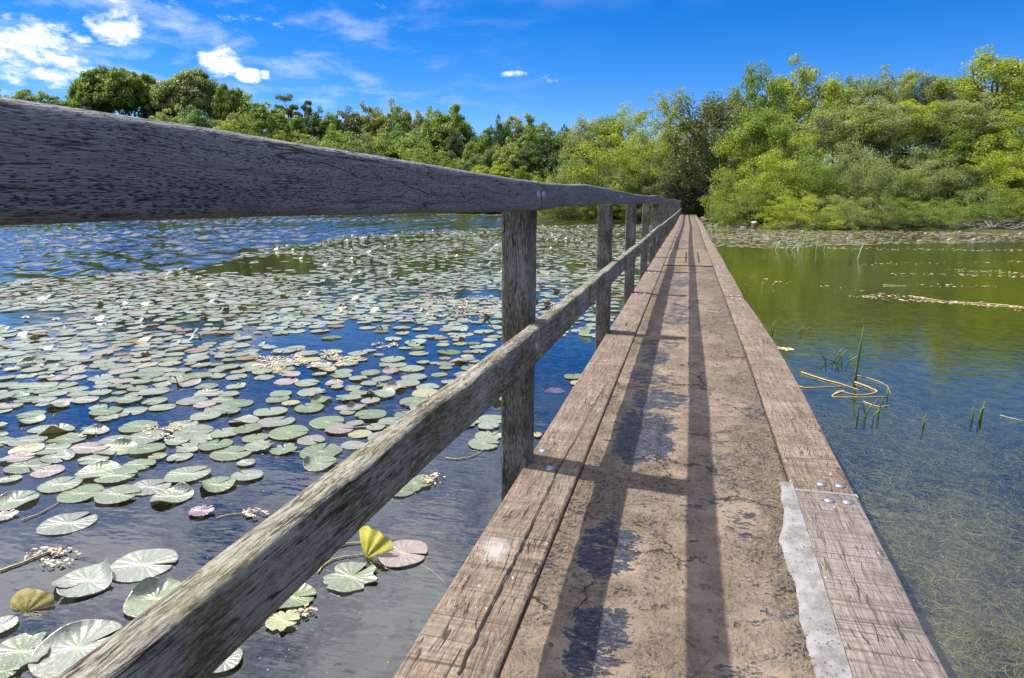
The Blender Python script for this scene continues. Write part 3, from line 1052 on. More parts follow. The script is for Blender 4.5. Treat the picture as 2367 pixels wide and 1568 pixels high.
# the wind stops at the edge of the lily field, which keeps the water flat
def edge_weight():
    out = np.zeros(GX.size)
    for i_, (gx_, gy_) in enumerate(zip(GX.ravel(), GY.ravel())):
        pr_ = project((gx_, gy_, 0)) if -72 < gx_ < -5 and 4 < gy_ < 100 else None
        if pr_ is not None:
            out[i_] = min(max((interp(UP_EDGE, pr_[0]) + 10 - pr_[1]) / 16, 0), 1)
    return out.reshape(GX.shape)


UP_EDGE = [(-60, 652), (0, 652), (150, 642), (300, 630), (430, 621), (540, 598), (570, 582), (680, 566), (820, 546), (1000, 533), (1165, 526), (1240, 522), (1460, 519), (1570, 517)]
WZ *= edge_weight()
WZ *= sstep(np.minimum(GX + 72, GY - 4), 0, 6)
idx = np.arange(GX.size).reshape(GX.shape)
F = np.stack([idx[:-1, :-1], idx[:-1, 1:], idx[1:, 1:], idx[1:, :-1]], -1).reshape(-1, 4)
link('water', mesh_np('water', np.column_stack([GX.ravel(), GY.ravel(), WZ.ravel()]), F, M_WATER, True), kind='structure')

# path and steps beyond the bridge ------------------------------------------
mb = MB()
pp = [(0.0, END_Y + 0.0), (0.55, END_Y + .3), (1.2, END_Y + 1.5), (1.7, END_Y + 3), (2.1, END_Y + 5), (2.4, END_Y + 8), (2.3, END_Y + 12)]
vs, fs = [], []
for i, (x, y) in enumerate(pp):
    for k in range(7):
        xx = x - 0.9 + 1.9 * k / 6
        vs.append((xx, y, max(gz(xx, y), DECK - .1) + 0.03))
for i in range(len(pp) - 1):
    for k in range(6):
        fs.append((i * 7 + k, i * 7 + k + 1, i * 7 + 8 + k, i * 7 + 7 + k))
mb.add(vs, fs)
link('path', mb.mesh('path', M_PATH, True), kind='structure')
for i, (x, y, z) in enumerate(((1.25, END_Y + .8, DECK + .02), (1.55, END_Y + 2.2, DECK + .28), (1.7, END_Y + 3.6, DECK + .55), (1.8, END_Y + 5.0, DECK + .85))):
    mb = MB()
    w, dpt, h = 0.85, 1.42, 0.3
    sec = [(-w, 0), (w, 0.06), (w, dpt), (-w, dpt)]
    mb.add([(a, b, -h) for a, b in sec] + [(a * .99, b + .01, 0.0) for a, b in sec], [(4, 5, 6, 7), (0, 1, 5, 4), (1, 2, 6, 5), (2, 3, 7, 6), (3, 0, 4, 7)])
    o = link('path_step', mb.mesh('path_step', M_PATH), None)
    o.location = (x, y, z)
    tag(o, ['lowest sandy earth step just past the end of the footbridge', 'second sandy earth step up from the end of the footbridge', 'third sandy earth step on the path under the dark trees', 'topmost sandy earth step on the path under the dark trees'][i], 'step', 'steps up from the bridge')

# bank of earth and stones by the bridge
mb = MB()
random.seed(5)
def rock(mb, c, r, sq=0.7):
    vs, fs = [], []
    n, m = 7, 5
    s = random.uniform(0, 99)
    for i in range(m + 1):
        a = math.pi * i / m - math.pi / 2
        for k in range(n):
            t = 2 * math.pi * k / n
            d = Vector((math.cos(a) * math.cos(t), math.cos(a) * math.sin(t), math.sin(a)))
            rr = r * (1 + .35 * mnoise.noise(d * 1.6 + Vector((s, 0, 0))))
            vs.append((c[0] + d.x * rr, c[1] + d.y * rr, c[2] + d.z * rr * sq))
    for i in range(m):
        for k in range(n):
            k2 = (k + 1) % n
            fs.append((i * n + k, i * n + k2, (i + 1) * n + k2, (i + 1) * n + k))
    mb.add(vs, fs)


for i in range(70):
    y = random.uniform(36.5, 52)
    x = random.uniform(0.7, 3.4)
    z = gz(x, y)
    if z > -0.15:
        rock(mb, (x, y, z + 0.02), random.uniform(.08, .3))
o = link('bank_stones', mb.mesh('bank_stones', M_STONE, True))
o['kind'] = 'stuff'; o['label'] = 'loose stones on the earth bank beside the far end of the footbridge'

# ================================================================== TREES
def leaf_quads(C, N, L, W, rs):
    """one folded-diamond quad per leaf; C centres, N normals"""
    n = len(C)
    t = rs.normal(size=(n, 3))
    t -= (t * N).sum(1)[:, None] * N
    t /= np.linalg.norm(t, axis=1)[:, None] + 1e-9
    b = np.cross(N, t)
    L = L * rs.uniform(.7, 1.3, n)[:, None]
    Wd = W * rs.uniform(.7, 1.3, n)[:, None]
    v = np.empty((n, 4, 3))
    v[:, 0] = C - t * L * .5
    v[:, 1] = C + b * Wd * .5 - N * Wd * .15
    v[:, 2] = C + t * L * .5
    v[:, 3] = C - b * Wd * .5 - N * Wd * .15
    return v.reshape(-1, 3), np.arange(n * 4).reshape(n, 4)


def clump_leaves(centres, radii, per, leaf, rs, flat=0.75, up=0.55):
    C, N = [], []
    for c, r, k in zip(centres, radii, per):
        d = rs.normal(size=(k, 3))
        d /= np.linalg.norm(d, axis=1)[:, None] + 1e-9
        rad = r * (rs.uniform(0.12, 1.0, k) ** 0.5)[:, None]
        p = d * rad
        p[:, 2] *= flat
        C.append(np.asarray(c) + p)
        nn = d * 0.6 + rs.normal(size=(k, 3)) * 0.55 + np.array([0, 0, up])
        nn /= np.linalg.norm(nn, axis=1)[:, None] + 1e-9
        N.append(nn)
    C = np.concatenate(C); N = np.concatenate(N)
    return leaf_quads(C, N, leaf, leaf * 0.62, rs)


def tree_variant(kind, seed, big=0.86, many=1.3, far=False):
    """returns (trunk mesh, crown mesh, height, width); built near its real size, base at the origin"""
    rs = np.random.default_rng(seed)
    mb = MB()
    cen, rad, per = [], [], []
    H = 10.0

    def limb(p0, p1, r0, r1, bend=0.12, seg=5):
        p0 = np.array(p0, float); p1 = np.array(p1, float)
        L = np.linalg.norm(p1 - p0)
        o1 = rs.normal(size=3) * bend * L
        pts = []
        for i in range(seg + 1):
            t = i / seg
            p = p0 + (p1 - p0) * t + o1 * math.sin(math.pi * t) * (1 - .3 * t) + np.array([0, 0, 0.10 * L * math.sin(math.pi * t)])
            pts.append(p)
        mb.tube([Vector(p) for p in pts], [r0 + (r1 - r0) * i / seg for i in range(seg + 1)], 5, False)
        return pts

    leaf, per_m3, flat = 0.2, 1.0, 0.75
    if kind in ('broad', 'open', 'dome', 'sparse'):
        a, base, th = {'broad': (3.6, .22, .33), 'open': (4.0, .24, .40), 'dome': (5.0, .30, .42), 'sparse': (2.4, .30, .30)}[kind]
        nl = {'broad': 28, 'open': 30, 'dome': 26, 'sparse': 19}[kind]
        tr = [(0, 0, -0.4)]
        lean = rs.normal(size=2) * 0.25
        for i in range(1, 7):
            t = i / 6
            tr.append((lean[0] * t * 2 + rs.normal() * .12, lean[1] * t * 2 + rs.normal() * .12, H * .82 * t))
        mb.tube([Vector(p) for p in tr], [0.24 * (1 - .85 * i / 6) for i in range(7)], 7, False)
        zc = H * (base + 1) / 2
        b = H * (1 - base) / 2
        for k in range(nl):
            ga = k * 2.39996 + rs.uniform(-.4, .4)
            hz = -0.75 + 1.75 * (k + .5) / nl
            rr = math.sqrt(max(0.05, 1 - min(abs(hz), .98) ** 2))
            if kind == 'dome':
                hz = -0.5 + 1.45 * (k + .5) / nl
                rr = math.sqrt(max(0.06, 1 - min(abs(hz), .98) ** 2))
            q = rs.uniform(.72, 1.03)
            e = np.array([math.cos(ga) * a * rr * q, math.sin(ga) * a * rr * q, zc + b * hz * q * .93])
            zb = max(0.16 * H, min(.78 * H, e[2] - .55 * math.hypot(e[0], e[1]) - rs.uniform(.2, 1.0)))
            ti = zb / (H * .82) * 6
            i0 = int(min(5, ti))
            s = np.array(tr[i0]) + (np.array(tr[i0 + 1]) - np.array(tr[i0])) * (ti - i0)
            L = limb(s, e, 0.075 if kind != 'sparse' else 0.05, 0.02)
            nsub = {'broad': 4, 'open': 3, 'dome': 4, 'sparse': 4}[kind]
            for j in range(nsub):
                m = L[2 + j % 4] if j < 4 else L[-1]
                q2 = np.array(m) + rs.normal(size=3) * np.array([1, 1, .6]) * .75 + np.array([0, 0, .25])
                limb(m, q2, 0.028, 0.008, .1, 3)
                cen.append(q2); rad.append(rs.uniform(.55, 1.0) * (.62 if kind == 'sparse' else 1)); per.append({'broad': 95, 'open': 80, 'dome': 90, 'sparse': 42}[kind])
            cen.append(L[-1]); rad.append(rs.uniform(.6, 1.05) * (.6 if kind == 'sparse' else 1)); per.append({'broad': 105, 'open': 85, 'dome': 110, 'sparse': 30}[kind])
        leaf = {'broad': .23, 'open': .23, 'dome': .27, 'sparse': .2}[kind]
        flat = .8
        width = 2 * a
    elif kind in ('bush', 'willow', 'shrub'):
        a = {'bush': 4.6, 'willow': 5.0, 'shrub': 6.5}[kind]
        nl = 40
        for k in range(nl):
            ga = k * 2.39996 + rs.uniform(-.5, .5)
            u = (k + .5) / nl
            el = math.asin(min(1, u)) * .98
            q = rs.uniform(.74, 1.04)
            e = np.array([math.cos(ga) * a * math.cos(el) * q, math.sin(ga) * a * math.cos(el) * q, 0.5 + H * .93 * math.sin(el) * q])
            s = np.array([rs.normal() * .5, rs.normal() * .5, -.2])
            L = limb(s, e, .09, .02, .10)
            for j in range(3):
                m = L[2 + j]
                q2 = np.array(m) + rs.normal(size=3) * 1.0
                q2[2] = max(q2[2], .2)
                cen.append(q2); rad.append(rs.uniform(.8, 1.4)); per.append(90)
            cen.append(L[-1]); rad.append(rs.uniform(.7, 1.35)); per.append(125)
        leaf = {'bush': .25, 'willow': .21, 'shrub': .22}[kind]
        flat = .72
        width = 2 * a
    elif kind == 'pine':
        tr = [(0, 0, -.4), (.15, 0, 2), (-.1, .1, 4), (.25, 0, 6), (.1, .1, 7.5), (.4, 0, 8.6)]
        mb.tube([Vector(p) for p in tr], [.22, .19, .16, .13, .10, .06], 7, False)
        for k in range(9):
            ga = k * 2.4 + rs.uniform(-.3, .3)
            z0 = rs.uniform(4.6, 8.0)
            e = np.array([math.cos(ga) * rs.uniform(1.5, 4.2), math.sin(ga) * rs.uniform(1.5, 4.0), z0 + rs.uniform(.8, 1.7)])
            L = limb((.1, 0, z0), e, .08, .03, .14)
            for j in range(6):
                cen.append(np.array(L[-1]) + rs.normal(size=3) * np.array([.9, .9, .14])); rad.append(rs.uniform(.7, 1.1)); per.append(70)
        leaf, flat = .22, .34
        width = 8.0
    else:  # conifer / ivy-dark upright
        mb.tube([Vector((0, 0, -.4)), Vector((.1, 0, 4)), Vector((0, .1, 9.5))], [.22, .15, .03], 6, False)
        for k in range(60):
            t = (k + .5) / 60
            z = .5 + 9.1 * t
            ga = k * 2.39996
            rr = (2.6 * (1 - t) ** .6 + .35) * rs.uniform(.6, 1.05)
            e = np.array([math.cos(ga) * rr, math.sin(ga) * rr, z + rs.normal() * .2])
            limb((0, 0, max(.3, z - .4)), e, .035, .012, .06, 3)
            cen.append(e); rad.append(rs.uniform(.6, 1.0)); per.append(105)
            cen.append(e * np.array([.5, .5, 1])); rad.append(.7); per.append(45)
        leaf, flat = .23, .7
        width = 5.6
    if far and kind == 'dome':
        # smooth umbrella of many small tufts over open limbs
        cen, rad, per = [], [], []
        for k in range(190):
            ga = k * 2.39996
            u = (k + .5) / 190
            el = math.asin(u ** .8)
            q = rs.uniform(.86, 1.03) * (1 + .3 * mnoise.noise(Vector((math.cos(ga) * 1.6 * math.cos(el), math.sin(ga) * 1.6 * math.cos(el), seed * 1.3 + 2 * math.sin(el)))))
            e = np.array([math.cos(ga) * 5 * math.cos(el) * q, math.sin(ga) * 5 * math.cos(el) * q, 5.6 + 4.1 * math.sin(el) * q + rs.normal() * .2])
            cen.append(e); rad.append(rs.uniform(.5, .95)); per.append(62)
            if k % 3 == 0:
                cen.append(e * np.array([.7, .7, .93]) + rs.normal(size=3) * .5); rad.append(.8); per.append(45)
    elif far and kind in ('bush', 'shrub', 'broad'):
        cen, rad, per = [], [], []
        lo_ = 0.4 if kind != 'broad' else 3.0
        for k in range(210):
            ga = k * 2.39996
            el = math.asin((k + .5) / 210)
            dv = Vector((math.cos(ga) * math.cos(el), math.sin(ga) * math.cos(el), math.sin(el)))
            q = (.9 + .34 * mnoise.noise(dv * 2.1 + Vector((seed * 1.7, 0, 0))) + .16 * mnoise.noise(dv * 5 + Vector((seed, 3, 0)))) * rs.uniform(.93, 1.03)
            aa = width / 2 * .92
            e = np.array([dv.x * aa * q, dv.y * aa * q, lo_ + (9.3 - lo_) * dv.z * q])
            cen.append(e); rad.append(rs.uniform(.45, .85)); per.append(38)
            if k % 4 == 0:
                cen.append(e * .8); rad.append(.8); per.append(30)
    if far and kind in ('bush', 'shrub', 'broad'):
        mb = MB()
        mb.tube([Vector((0, 0, -.4)), Vector((.15, .1, 2.5)), Vector((0, 0, 6))], [.3, .24, .1], 7, False)
    per = [int(k * many) for k in per]
    v, f = clump_leaves(cen, rad, per, leaf * big, rs, flat)
    top = float(np.percentile(v[:, 2], 99.7))
    lo, hi = np.percentile(v[:, 0], 1), np.percentile(v[:, 0], 99)
    tm = mb.mesh('trunk', M_BARK, True)
    cm = mesh_np('crown', v, f, M_LEAF)
    return tm, cm, top, float(hi - lo)


VAR = {}
for kind, nv in (('broad', 3), ('open', 3), ('dome', 3), ('sparse', 2), ('bush', 3), ('willow', 3), ('shrub', 2), ('pine', 2), ('conifer', 2)):
    VAR[kind] = [tree_variant(kind, hash_) for hash_ in [sum(map(ord, kind)) * 10 + i for i in range(nv)]]

for kind in ('broad', 'open', 'dome', 'sparse', 'bush', 'shrub', 'pine', 'conifer'):
    VAR['far ' + kind] = [tree_variant(kind, sum(map(ord, kind)) * 10 + 5 + i, 1.2, 2.2, True) for i in range(2)]

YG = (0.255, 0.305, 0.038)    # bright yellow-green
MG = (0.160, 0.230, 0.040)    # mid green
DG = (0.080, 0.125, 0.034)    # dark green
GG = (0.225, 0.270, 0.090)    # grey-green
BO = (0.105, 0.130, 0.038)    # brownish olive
GAP_SHADE = (0.028, 0.046, 0.015)    # very dark green, the gap's shade put into the leaf colour
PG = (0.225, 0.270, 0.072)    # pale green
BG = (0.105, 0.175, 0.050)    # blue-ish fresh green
TREE_NAME = {'broad': 'broadleaf_tree', 'open': 'broadleaf_tree', 'dome': 'domed_tree', 'sparse': 'young_tree', 'bush': 'bushy_tree', 'willow': 'willow_bush', 'shrub': 'shrub', 'pine': 'pine_tree', 'conifer': 'evergreen_tree'}
TREE_CAT = {'broad': 'tree', 'open': 'tree', 'dome': 'tree', 'sparse': 'tree', 'bush': 'tree', 'willow': 'bush', 'shrub': 'shrub', 'pine': 'pine tree', 'conifer': 'evergreen'}
vcount = {}
random.seed(21)


def tree(kind, px, ytop, D, wpx, tint, label, group, ybase=None):
    base = at_depth(px, 467, D)
    zt = at_depth(px, ytop, D).z
    zb = gz(base.x, base.y) - 0.1
    if ybase is not None:
        zb = min(zb, at_depth(px, ybase, D).z)
    w = wpx * D / FPX
    i = vcount.get(kind, 0)
    vcount[kind] = i + 1
    vs_ = VAR['far ' + kind if D > 90 else kind]
    tm, cm, h0, w0 = vs_[i % len(vs_)]
    h = max(zt - zb, 1.0)
    e = empty(TREE_NAME[kind], (base.x, base.y, zb), label, TREE_CAT[kind], group, random.uniform(0, 6.28))
    e.scale = (w / w0, w / w0, h / h0)
    t = link('trunk', tm, e)
    c = link('crown', cm, e)
    j = random.uniform(.88, 1.12)
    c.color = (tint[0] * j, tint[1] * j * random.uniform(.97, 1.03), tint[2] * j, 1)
    return e


GR, GL, GF = 'trees and bushes on the bank right of the bridge', 'trees on the near bank left of the bridge', 'trees on the wooded hillside across the lake'
RIGHT = [
    # back row against the sky
    ('broad', 1650, 222, 50, 190, BO, 'brownish olive tree whose crown slopes down to the sky gap at the bridge end'),
    ('broad', 1742, 158, 52, 120, MG, 'tall green tree with a narrow tufted top beside the brownish olive tree'),
    ('broad', 1828, 146, 52, 165, YG, 'tall yellow-green tree with a rounded double top above the bridge end wood'),
    ('open', 1915, 180, 54, 120, MG, 'lower green tree just right of the rounded double-topped tree'),
    ('open', 1968, 178, 54, 120, GG, 'loose grey-green tree in the middle of the right skyline'),
    ('sparse', 2022, 160, 54, 105, PG, 'thin pale tree with a wispy pointed top, middle of the right skyline'),
    ('open', 2060, 162, 55, 110, PG, 'loose pale tree with sky showing between its stems'),
    ('open', 2112, 168, 54, 120, GG, 'grey-green tree with small sky gaps left of the big spreading tree'),
    ('open', 2160, 176, 54, 110, MG, 'half-hidden green tree touching the big spreading tree at its left'),
    ('open', 2262, 116, 52, 200, YG, 'biggest spreading yellow-green tree with dark branches at the top right'),
    ('open', 2360, 122, 52, 150, YG, 'yellow-green tree cut by the right picture edge beside the biggest tree'),
    ('open', 2430, 140, 50, 170, MG, 'green tree at the far right edge of the wood'),
    # second row
    ('bush', 1590, 300, 54, 110, GAP_SHADE, 'shade-coloured tree over the path at the end of the footbridge'),
    ('bush', 1712, 290, 46, 130, YG, 'bright yellow-green tree leaning over the dark gap at the bridge end'),
    ('broad', 1735, 250, 47, 150, MG, 'leafy mid-green tree below the tall tufted tree'),
    ('bush', 1815, 290, 45, 150, YG, 'bright bushy tree with sprays of yellow leaves in the middle of the slope'),
    ('sparse', 1872, 238, 47, 130, GG, 'bare-limbed tree with pale branches over a dark hollow'),
    ('open', 1940, 235, 48, 150, PG, 'pale twiggy tree standing above the grey-green willow bush'),
    ('broad', 2010, 230, 47, 140, GG, 'rounded grey-green tree directly above the willow bushes'),
    ('open', 2080, 230, 48, 150, YG, 'yellowish loose tree behind the second willow bush'),
    ('bush', 2180, 275, 46, 160, MG, 'green bushy tree with a pale fallen branch under the biggest tree'),
    ('broad', 2200, 225, 47, 150, GG, 'grey-green leafy tree in front of the biggest spreading tree'),
    ('bush', 2260, 255, 46, 150, YG, 'yellow-green bushy tree beneath the biggest spreading tree'),
    ('bush', 2370, 230, 46, 160, MG, 'dense green tree at the right edge halfway up the slope'),
    # front rows
    ('bush', 1722, 345, 44.5, 120, MG, 'mid-green bush hanging over the bank right of the bridge end'),
    ('conifer', 1605, 330, 66, 130, GAP_SHADE, 'shade-coloured tree filling the gap behind the end fence'),
    ('bush', 1640, 385, 62, 80, GAP_SHADE, 'shade-coloured bush beside the path steps'),
    ('bush', 1780, 355, 42, 150, YG, 'bright green bush with layered leaves left of the willow bushes'),
    ('bush', 1870, 345, 42, 130, MG, 'shadowy green bush between the layered bush and the willow'),
    ('willow', 1984, 328, 41.5, 165, GG, 'rounded grey-green willow bush, the tallest along the right shore'),
    ('willow', 2130, 343, 41.5, 150, GG, 'second rounded grey-green willow bush, right of the tallest one'),
    ('bush', 2075, 395, 41, 110, MG, 'green bush filling the cleft between the two willow bushes'),
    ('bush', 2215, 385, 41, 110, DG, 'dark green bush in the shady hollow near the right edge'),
    ('bush', 2312, 310, 41, 150, YG, 'large bright yellow-green bush at the right edge above the water'),
    ('bush', 2420, 330, 40, 160, YG, 'bright bush running out of the picture on the right'),
    ('shrub', 1738, 424, 41.0, 150, MG, 'low rounded shrub on the shore next to the round mooring post'),
    ('shrub', 1680, 455, 44, 60, MG, 'small shrub at the edge of the bank beside the far deck'),
    ('shrub', 1860, 448, 37.2, 165, YG, 'low bright yellow-green shrub trailing over the waterline'),
    ('shrub', 1965, 452, 37.0, 110, PG, 'low pale shrub below the tallest willow bush'),
    ('shrub', 2050, 452, 36.8, 130, MG, 'low green shrub overhanging grey roots in the middle of the right shore'),
    ('shrub', 2150, 462, 36.7, 150, MG, 'low green shrub with shaded underside left of the dark hollow'),
    ('shrub', 2290, 430, 36.8, 150, MG, 'rounded dark-bottomed shrub over the pale roots at the right edge'),
    ('shrub', 2400, 440, 36.4, 160, YG, 'low bright shrub at the right picture edge by the water'),
]
for (k, px, yt, D, w, t, lab) in RIGHT:
    tree(k, px, yt, D, w * 1.08, t, lab, GR)
LEFT = [
    ('open', 1352, 272, 72, 90, PG, 'light airy tree at the left end of the near bank wood'),
    ('broad', 1400, 268, 70, 80, MG, 'narrow green tree behind the wide bright tree left of the bridge'),
    ('bush', 1450, 246, 68, 110, YG, 'bright yellow-green pointed tree on the skyline left of the young tree'),
    ('sparse', 1527, 206, 66, 88, YG, 'young thin tree standing alone against the sky near the bridge end'),
    ('broad', 1560, 285, 63, 90, YG, 'green tree directly below the lone young tree'),
    ('broad', 1330, 318, 66, 90, BG, 'fresh bluish green tree beside the layered pine'),
    ('bush', 1400, 292, 62, 170, YG, 'wide bright spreading tree in the middle of the left bank wood'),
    ('bush', 1490, 300, 61, 130, YG, 'yellow-green tree between the wide spreading tree and the dark gap'),
    ('bush', 1532, 345, 60, 90, MG, 'mid-green tree leaning over the bridge railing at its far end'),
    ('willow', 1330, 372, 60, 120, PG, 'pale willow bush at the water left of the second post'),
    ('willow', 1420, 360, 60, 120, GG, 'large grey-green willow bush behind the second and third posts'),
    ('willow', 1505, 375, 59, 110, GG, 'grey-green willow bush behind the crowded far posts'),
    ('bush', 1572, 390, 63, 70, GAP_SHADE, 'shade-coloured bush squeezed behind the last posts of the railing'),
    ('shrub', 1262, 400, 61, 90, YG, 'low yellow-green bush just above the rail joint'),
    ('shrub', 1310, 446, 59.5, 100, MG, 'low shrub touching the water between first and second posts'),
    ('shrub', 1400, 440, 59, 110, YG, 'low bright shrub over the water under the top rail'),
    ('shrub', 1480, 445, 58.5, 110, MG, 'low shaded shrub over the water behind the far posts'),
]
for (k, px, yt, D, w, t, lab) in LEFT:
    tree(k, px, yt, D, w * 1.08, t, lab, GL)
FAR = [
    ('shrub', 15, 206, 150, 70, PG, 'low wind-trimmed shrub at the left picture edge on the hilltop'),
    ('bush', 75, 208, 150, 80, MG, 'low ragged tree on the hilltop near the left edge'),
    ('sparse', 130, 210, 150, 60, MG, 'small windswept tree with a bent top near the left edge'),
    ('sparse', 168, 221, 150, 55, MG, 'second small windswept tree, right of the bent one'),
    ('shrub', 190, 236, 149, 50, MG, 'low bush where the hilltop meets the first domed tree'),
    ('dome', 268, 164, 148, 112, MG, 'leftmost of the big domed trees, open branches showing sky'),
    ('dome', 330, 163, 147, 115, MG, 'second big domed tree with a straight dark trunk'),
    ('bush', 388, 202, 146, 73, DG, 'dark dense tree filling the side of the second domed tree'),
    ('bush', 247, 238, 143, 70, DG, 'round dark shrubby tree under the leftmost domed tree'),
    ('dome', 458, 167, 148, 132, GG, 'broad olive-grey domed tree standing apart from the first two domes'),
    ('dome', 550, 202, 146, 72, MG, 'small dark domed tree right of the olive dome'),
    ('pine', 680, 220, 150, 60, BO, 'flat-topped pine with bare crooked trunk on the skyline'),
    ('pine', 720, 234, 151, 40, BO, 'smaller flat-topped pine right of the crooked pine'),
    ('bush', 632, 234, 138, 143, MG, 'very round dense green tree halfway along the hillside'),
    ('bush', 480, 258, 138, 109, BG, 'leafy fresh green tree below the olive domed tree'),
    ('bush', 400, 262, 137, 97, PG, 'pale low tree below the second domed tree'),
    ('bush', 560, 265, 136, 97, PG, 'pale green tree left of the very round tree'),
    ('conifer', 699, 270, 135, 50, MG, 'small olive pointed tree right of the very round tree'),
    ('bush', 732, 255, 142, 67, DG, 'dark round tree below the smaller pine'),
    ('bush', 768, 262, 142, 61, MG, 'narrow green tree between the pine and the brown-dark trees'),
    ('pine', 800, 258, 145, 60, DG, 'dark low pine on the dip of the skyline'),
    ('bush', 832, 255, 143, 85, BO, 'brown-dark spreading tree left of the pale round tree'),
    ('bush', 880, 246, 142, 82, PG, 'pale round-headed tree on the skyline'),
    ('bush', 935, 240, 142, 80, PG, 'rounded open tree with visible branches on the skyline'),
    ('bush', 982, 258, 140, 68, GG, 'grey-green tree between the open tree and the tall clump'),
    ('open', 1040, 248, 132, 98, MG, 'tall spreading tree at the right end of the high skyline'),
    ('bush', 1000, 292, 128, 80, DG, 'ivy-dark upright tree in front of the tall spreading tree'),
    ('bush', 1045, 300, 126, 61, BO, 'brownish dark upright tree beside the ivy-dark one'),
    ('bush', 950, 300, 126, 109, BG, 'bright bluish green round tree on the middle slope'),
    ('bush', 880, 310, 126, 115, PG, 'pale round tree on the middle slope'),
    ('bush', 800, 300, 128, 109, MG, 'plain green tree on the middle slope under the dark pine'),
    ('bush', 735, 312, 126, 97, PG, 'yellowish low tree on the middle slope under the pointed olive tree'),
    ('bush', 1010, 345, 116, 85, MG, 'olive green tree low on the slope under the tall spreading tree'),
    ('bush', 960, 352, 114, 97, PG, 'pale bush low on the slope just above the top rail'),
    ('conifer', 1040, 352, 113, 50, DG, 'dark pointed tree in the shadow low on the slope'),
    ('bush', 1100, 318, 118, 85, MG, 'green tree at the bottom of the skyline dip'),
    ('bush', 1120, 296, 124, 73, DG, 'dark tree right of the skyline dip'),
    ('bush', 1165, 280, 118, 63, DG, 'dark ivy-covered tree in front of bare pale branches'),
    ('sparse', 1190, 268, 124, 80, GG, 'half-bare pale tree behind the dark ivy-covered tree'),
    ('sparse', 1228, 270, 124, 60, GG, 'bare twiggy grey tree, right of the half-bare pale one'),
    ('bush', 1225, 294, 112, 80, MG, 'rounded green tree below the bare twiggy tree'),
    ('bush', 1280, 296, 112, 85, MG, 'green tree on the low skyline beside the near bank wood'),
    ('bush', 1312, 300, 112, 73, BO, 'brownish bush on the low skyline beside the near bank wood'),
    ('bush', 1172, 326, 104, 80, PG, 'tall pale yellow-green tree low by the lake, left of the pines'),
    ('bush', 1120, 345, 106, 85, BG, 'fresh green bush left of the tall pale yellow-green tree'),
    ('bush', 1235, 335, 106, 80, DG, 'dark tree in shade right of the tall pale yellow-green tree'),
    ('pine', 1265, 318, 100, 66, DG, 'layered pine with a long bare trunk near the lake'),
    ('pine', 1215, 330, 103, 50, DG, 'darker pine half hidden behind the layered one'),
    ('bush', 1120, 385, 102, 134, YG, 'low yellow-green bush showing just above the rail near the joint'),
    ('bush', 1210, 392, 100, 97, MG, 'low green bush above the rail joint on the far shore'),
    ('shrub', 640, 300, 132, 134, YG, 'low yellow-green bush along the rail under the very round tree'),
    ('shrub', 540, 290, 133, 134, YG, 'low yellow-green bush along the rail under the olive domed tree'),
    ('shrub', 430, 280, 136, 122, YG, 'low yellow-green bush along the rail under the dark dense tree'),
    ('shrub', 780, 335, 122, 134, BG, 'leafy low bush just above the rail below the plain green tree'),
    ('shrub', 880, 360, 118, 134, BG, 'leafy low bush just above the rail below the pale round tree'),
]
for (k, px, yt, D, w, t, lab) in FAR:
    tree(k, px, yt, D, w * 1.1, t, lab, GF)


# undergrowth that covers the banks ---------------------------------------
def undergrowth(name, label, n, region, leaf, tint, lift, seed):
    rs = np.random.default_rng(seed)
    px = rs.uniform(region[0], region[1], n)
    D = rs.uniform(region[2], region[3], n)
    cam_r = (px - 1183) / FPX
    P = D[:, None] * (np.array([FWD.x, FWD.y]) + cam_r[:, None] * np.array([RGT.x, RGT.y]))
    d = signed_dist(P)
    keep = (d > 0.2) & ~((np.abs(P[:, 0] - 0.5) < 2.0) & (P[:, 1] > 40) & (P[:, 1] < 74))
    P = P[keep]
    z = ground_z(P)
    k = 14
    C = np.repeat(np.column_stack([P, z]), k, axis=0)
    hh = rs.uniform(0.3, 1.0, len(P)) * lift
    C[:, :2] += rs.normal(size=(len(C), 2)) * leaf * 2.2
    C[:, 2] += rs.uniform(0, 1, len(C)) * np.repeat(hh, k)
    N = rs.normal(size=(len(C), 3)) * .6 + np.array([0, 0, .6])
    N /= np.linalg.norm(N, axis=1)[:, None]
    v, f = leaf_quads(C, N, leaf, leaf * .62, rs)
    o = link(name, mesh_np(name, v, f, M_LEAF))
    o.color = (*tint, 1)
    o['kind'] = 'stuff'
    o['label'] = label
    return o


undergrowth('undergrowth', 'tangled green undergrowth on the bank right of the bridge', 5200, (1560, 2600, 39.3, 62), .15, MG, 1.5, 1)
undergrowth('undergrowth', 'green undergrowth on the near bank left of the bridge', 2600, (1180, 1640, 57, 80), .25, MG, 1.5, 2)
undergrowth('undergrowth', 'mixed low growth covering the hillside across the lake', 9000, (-250, 1350, 93, 165), .42, DG, 2.6, 3)


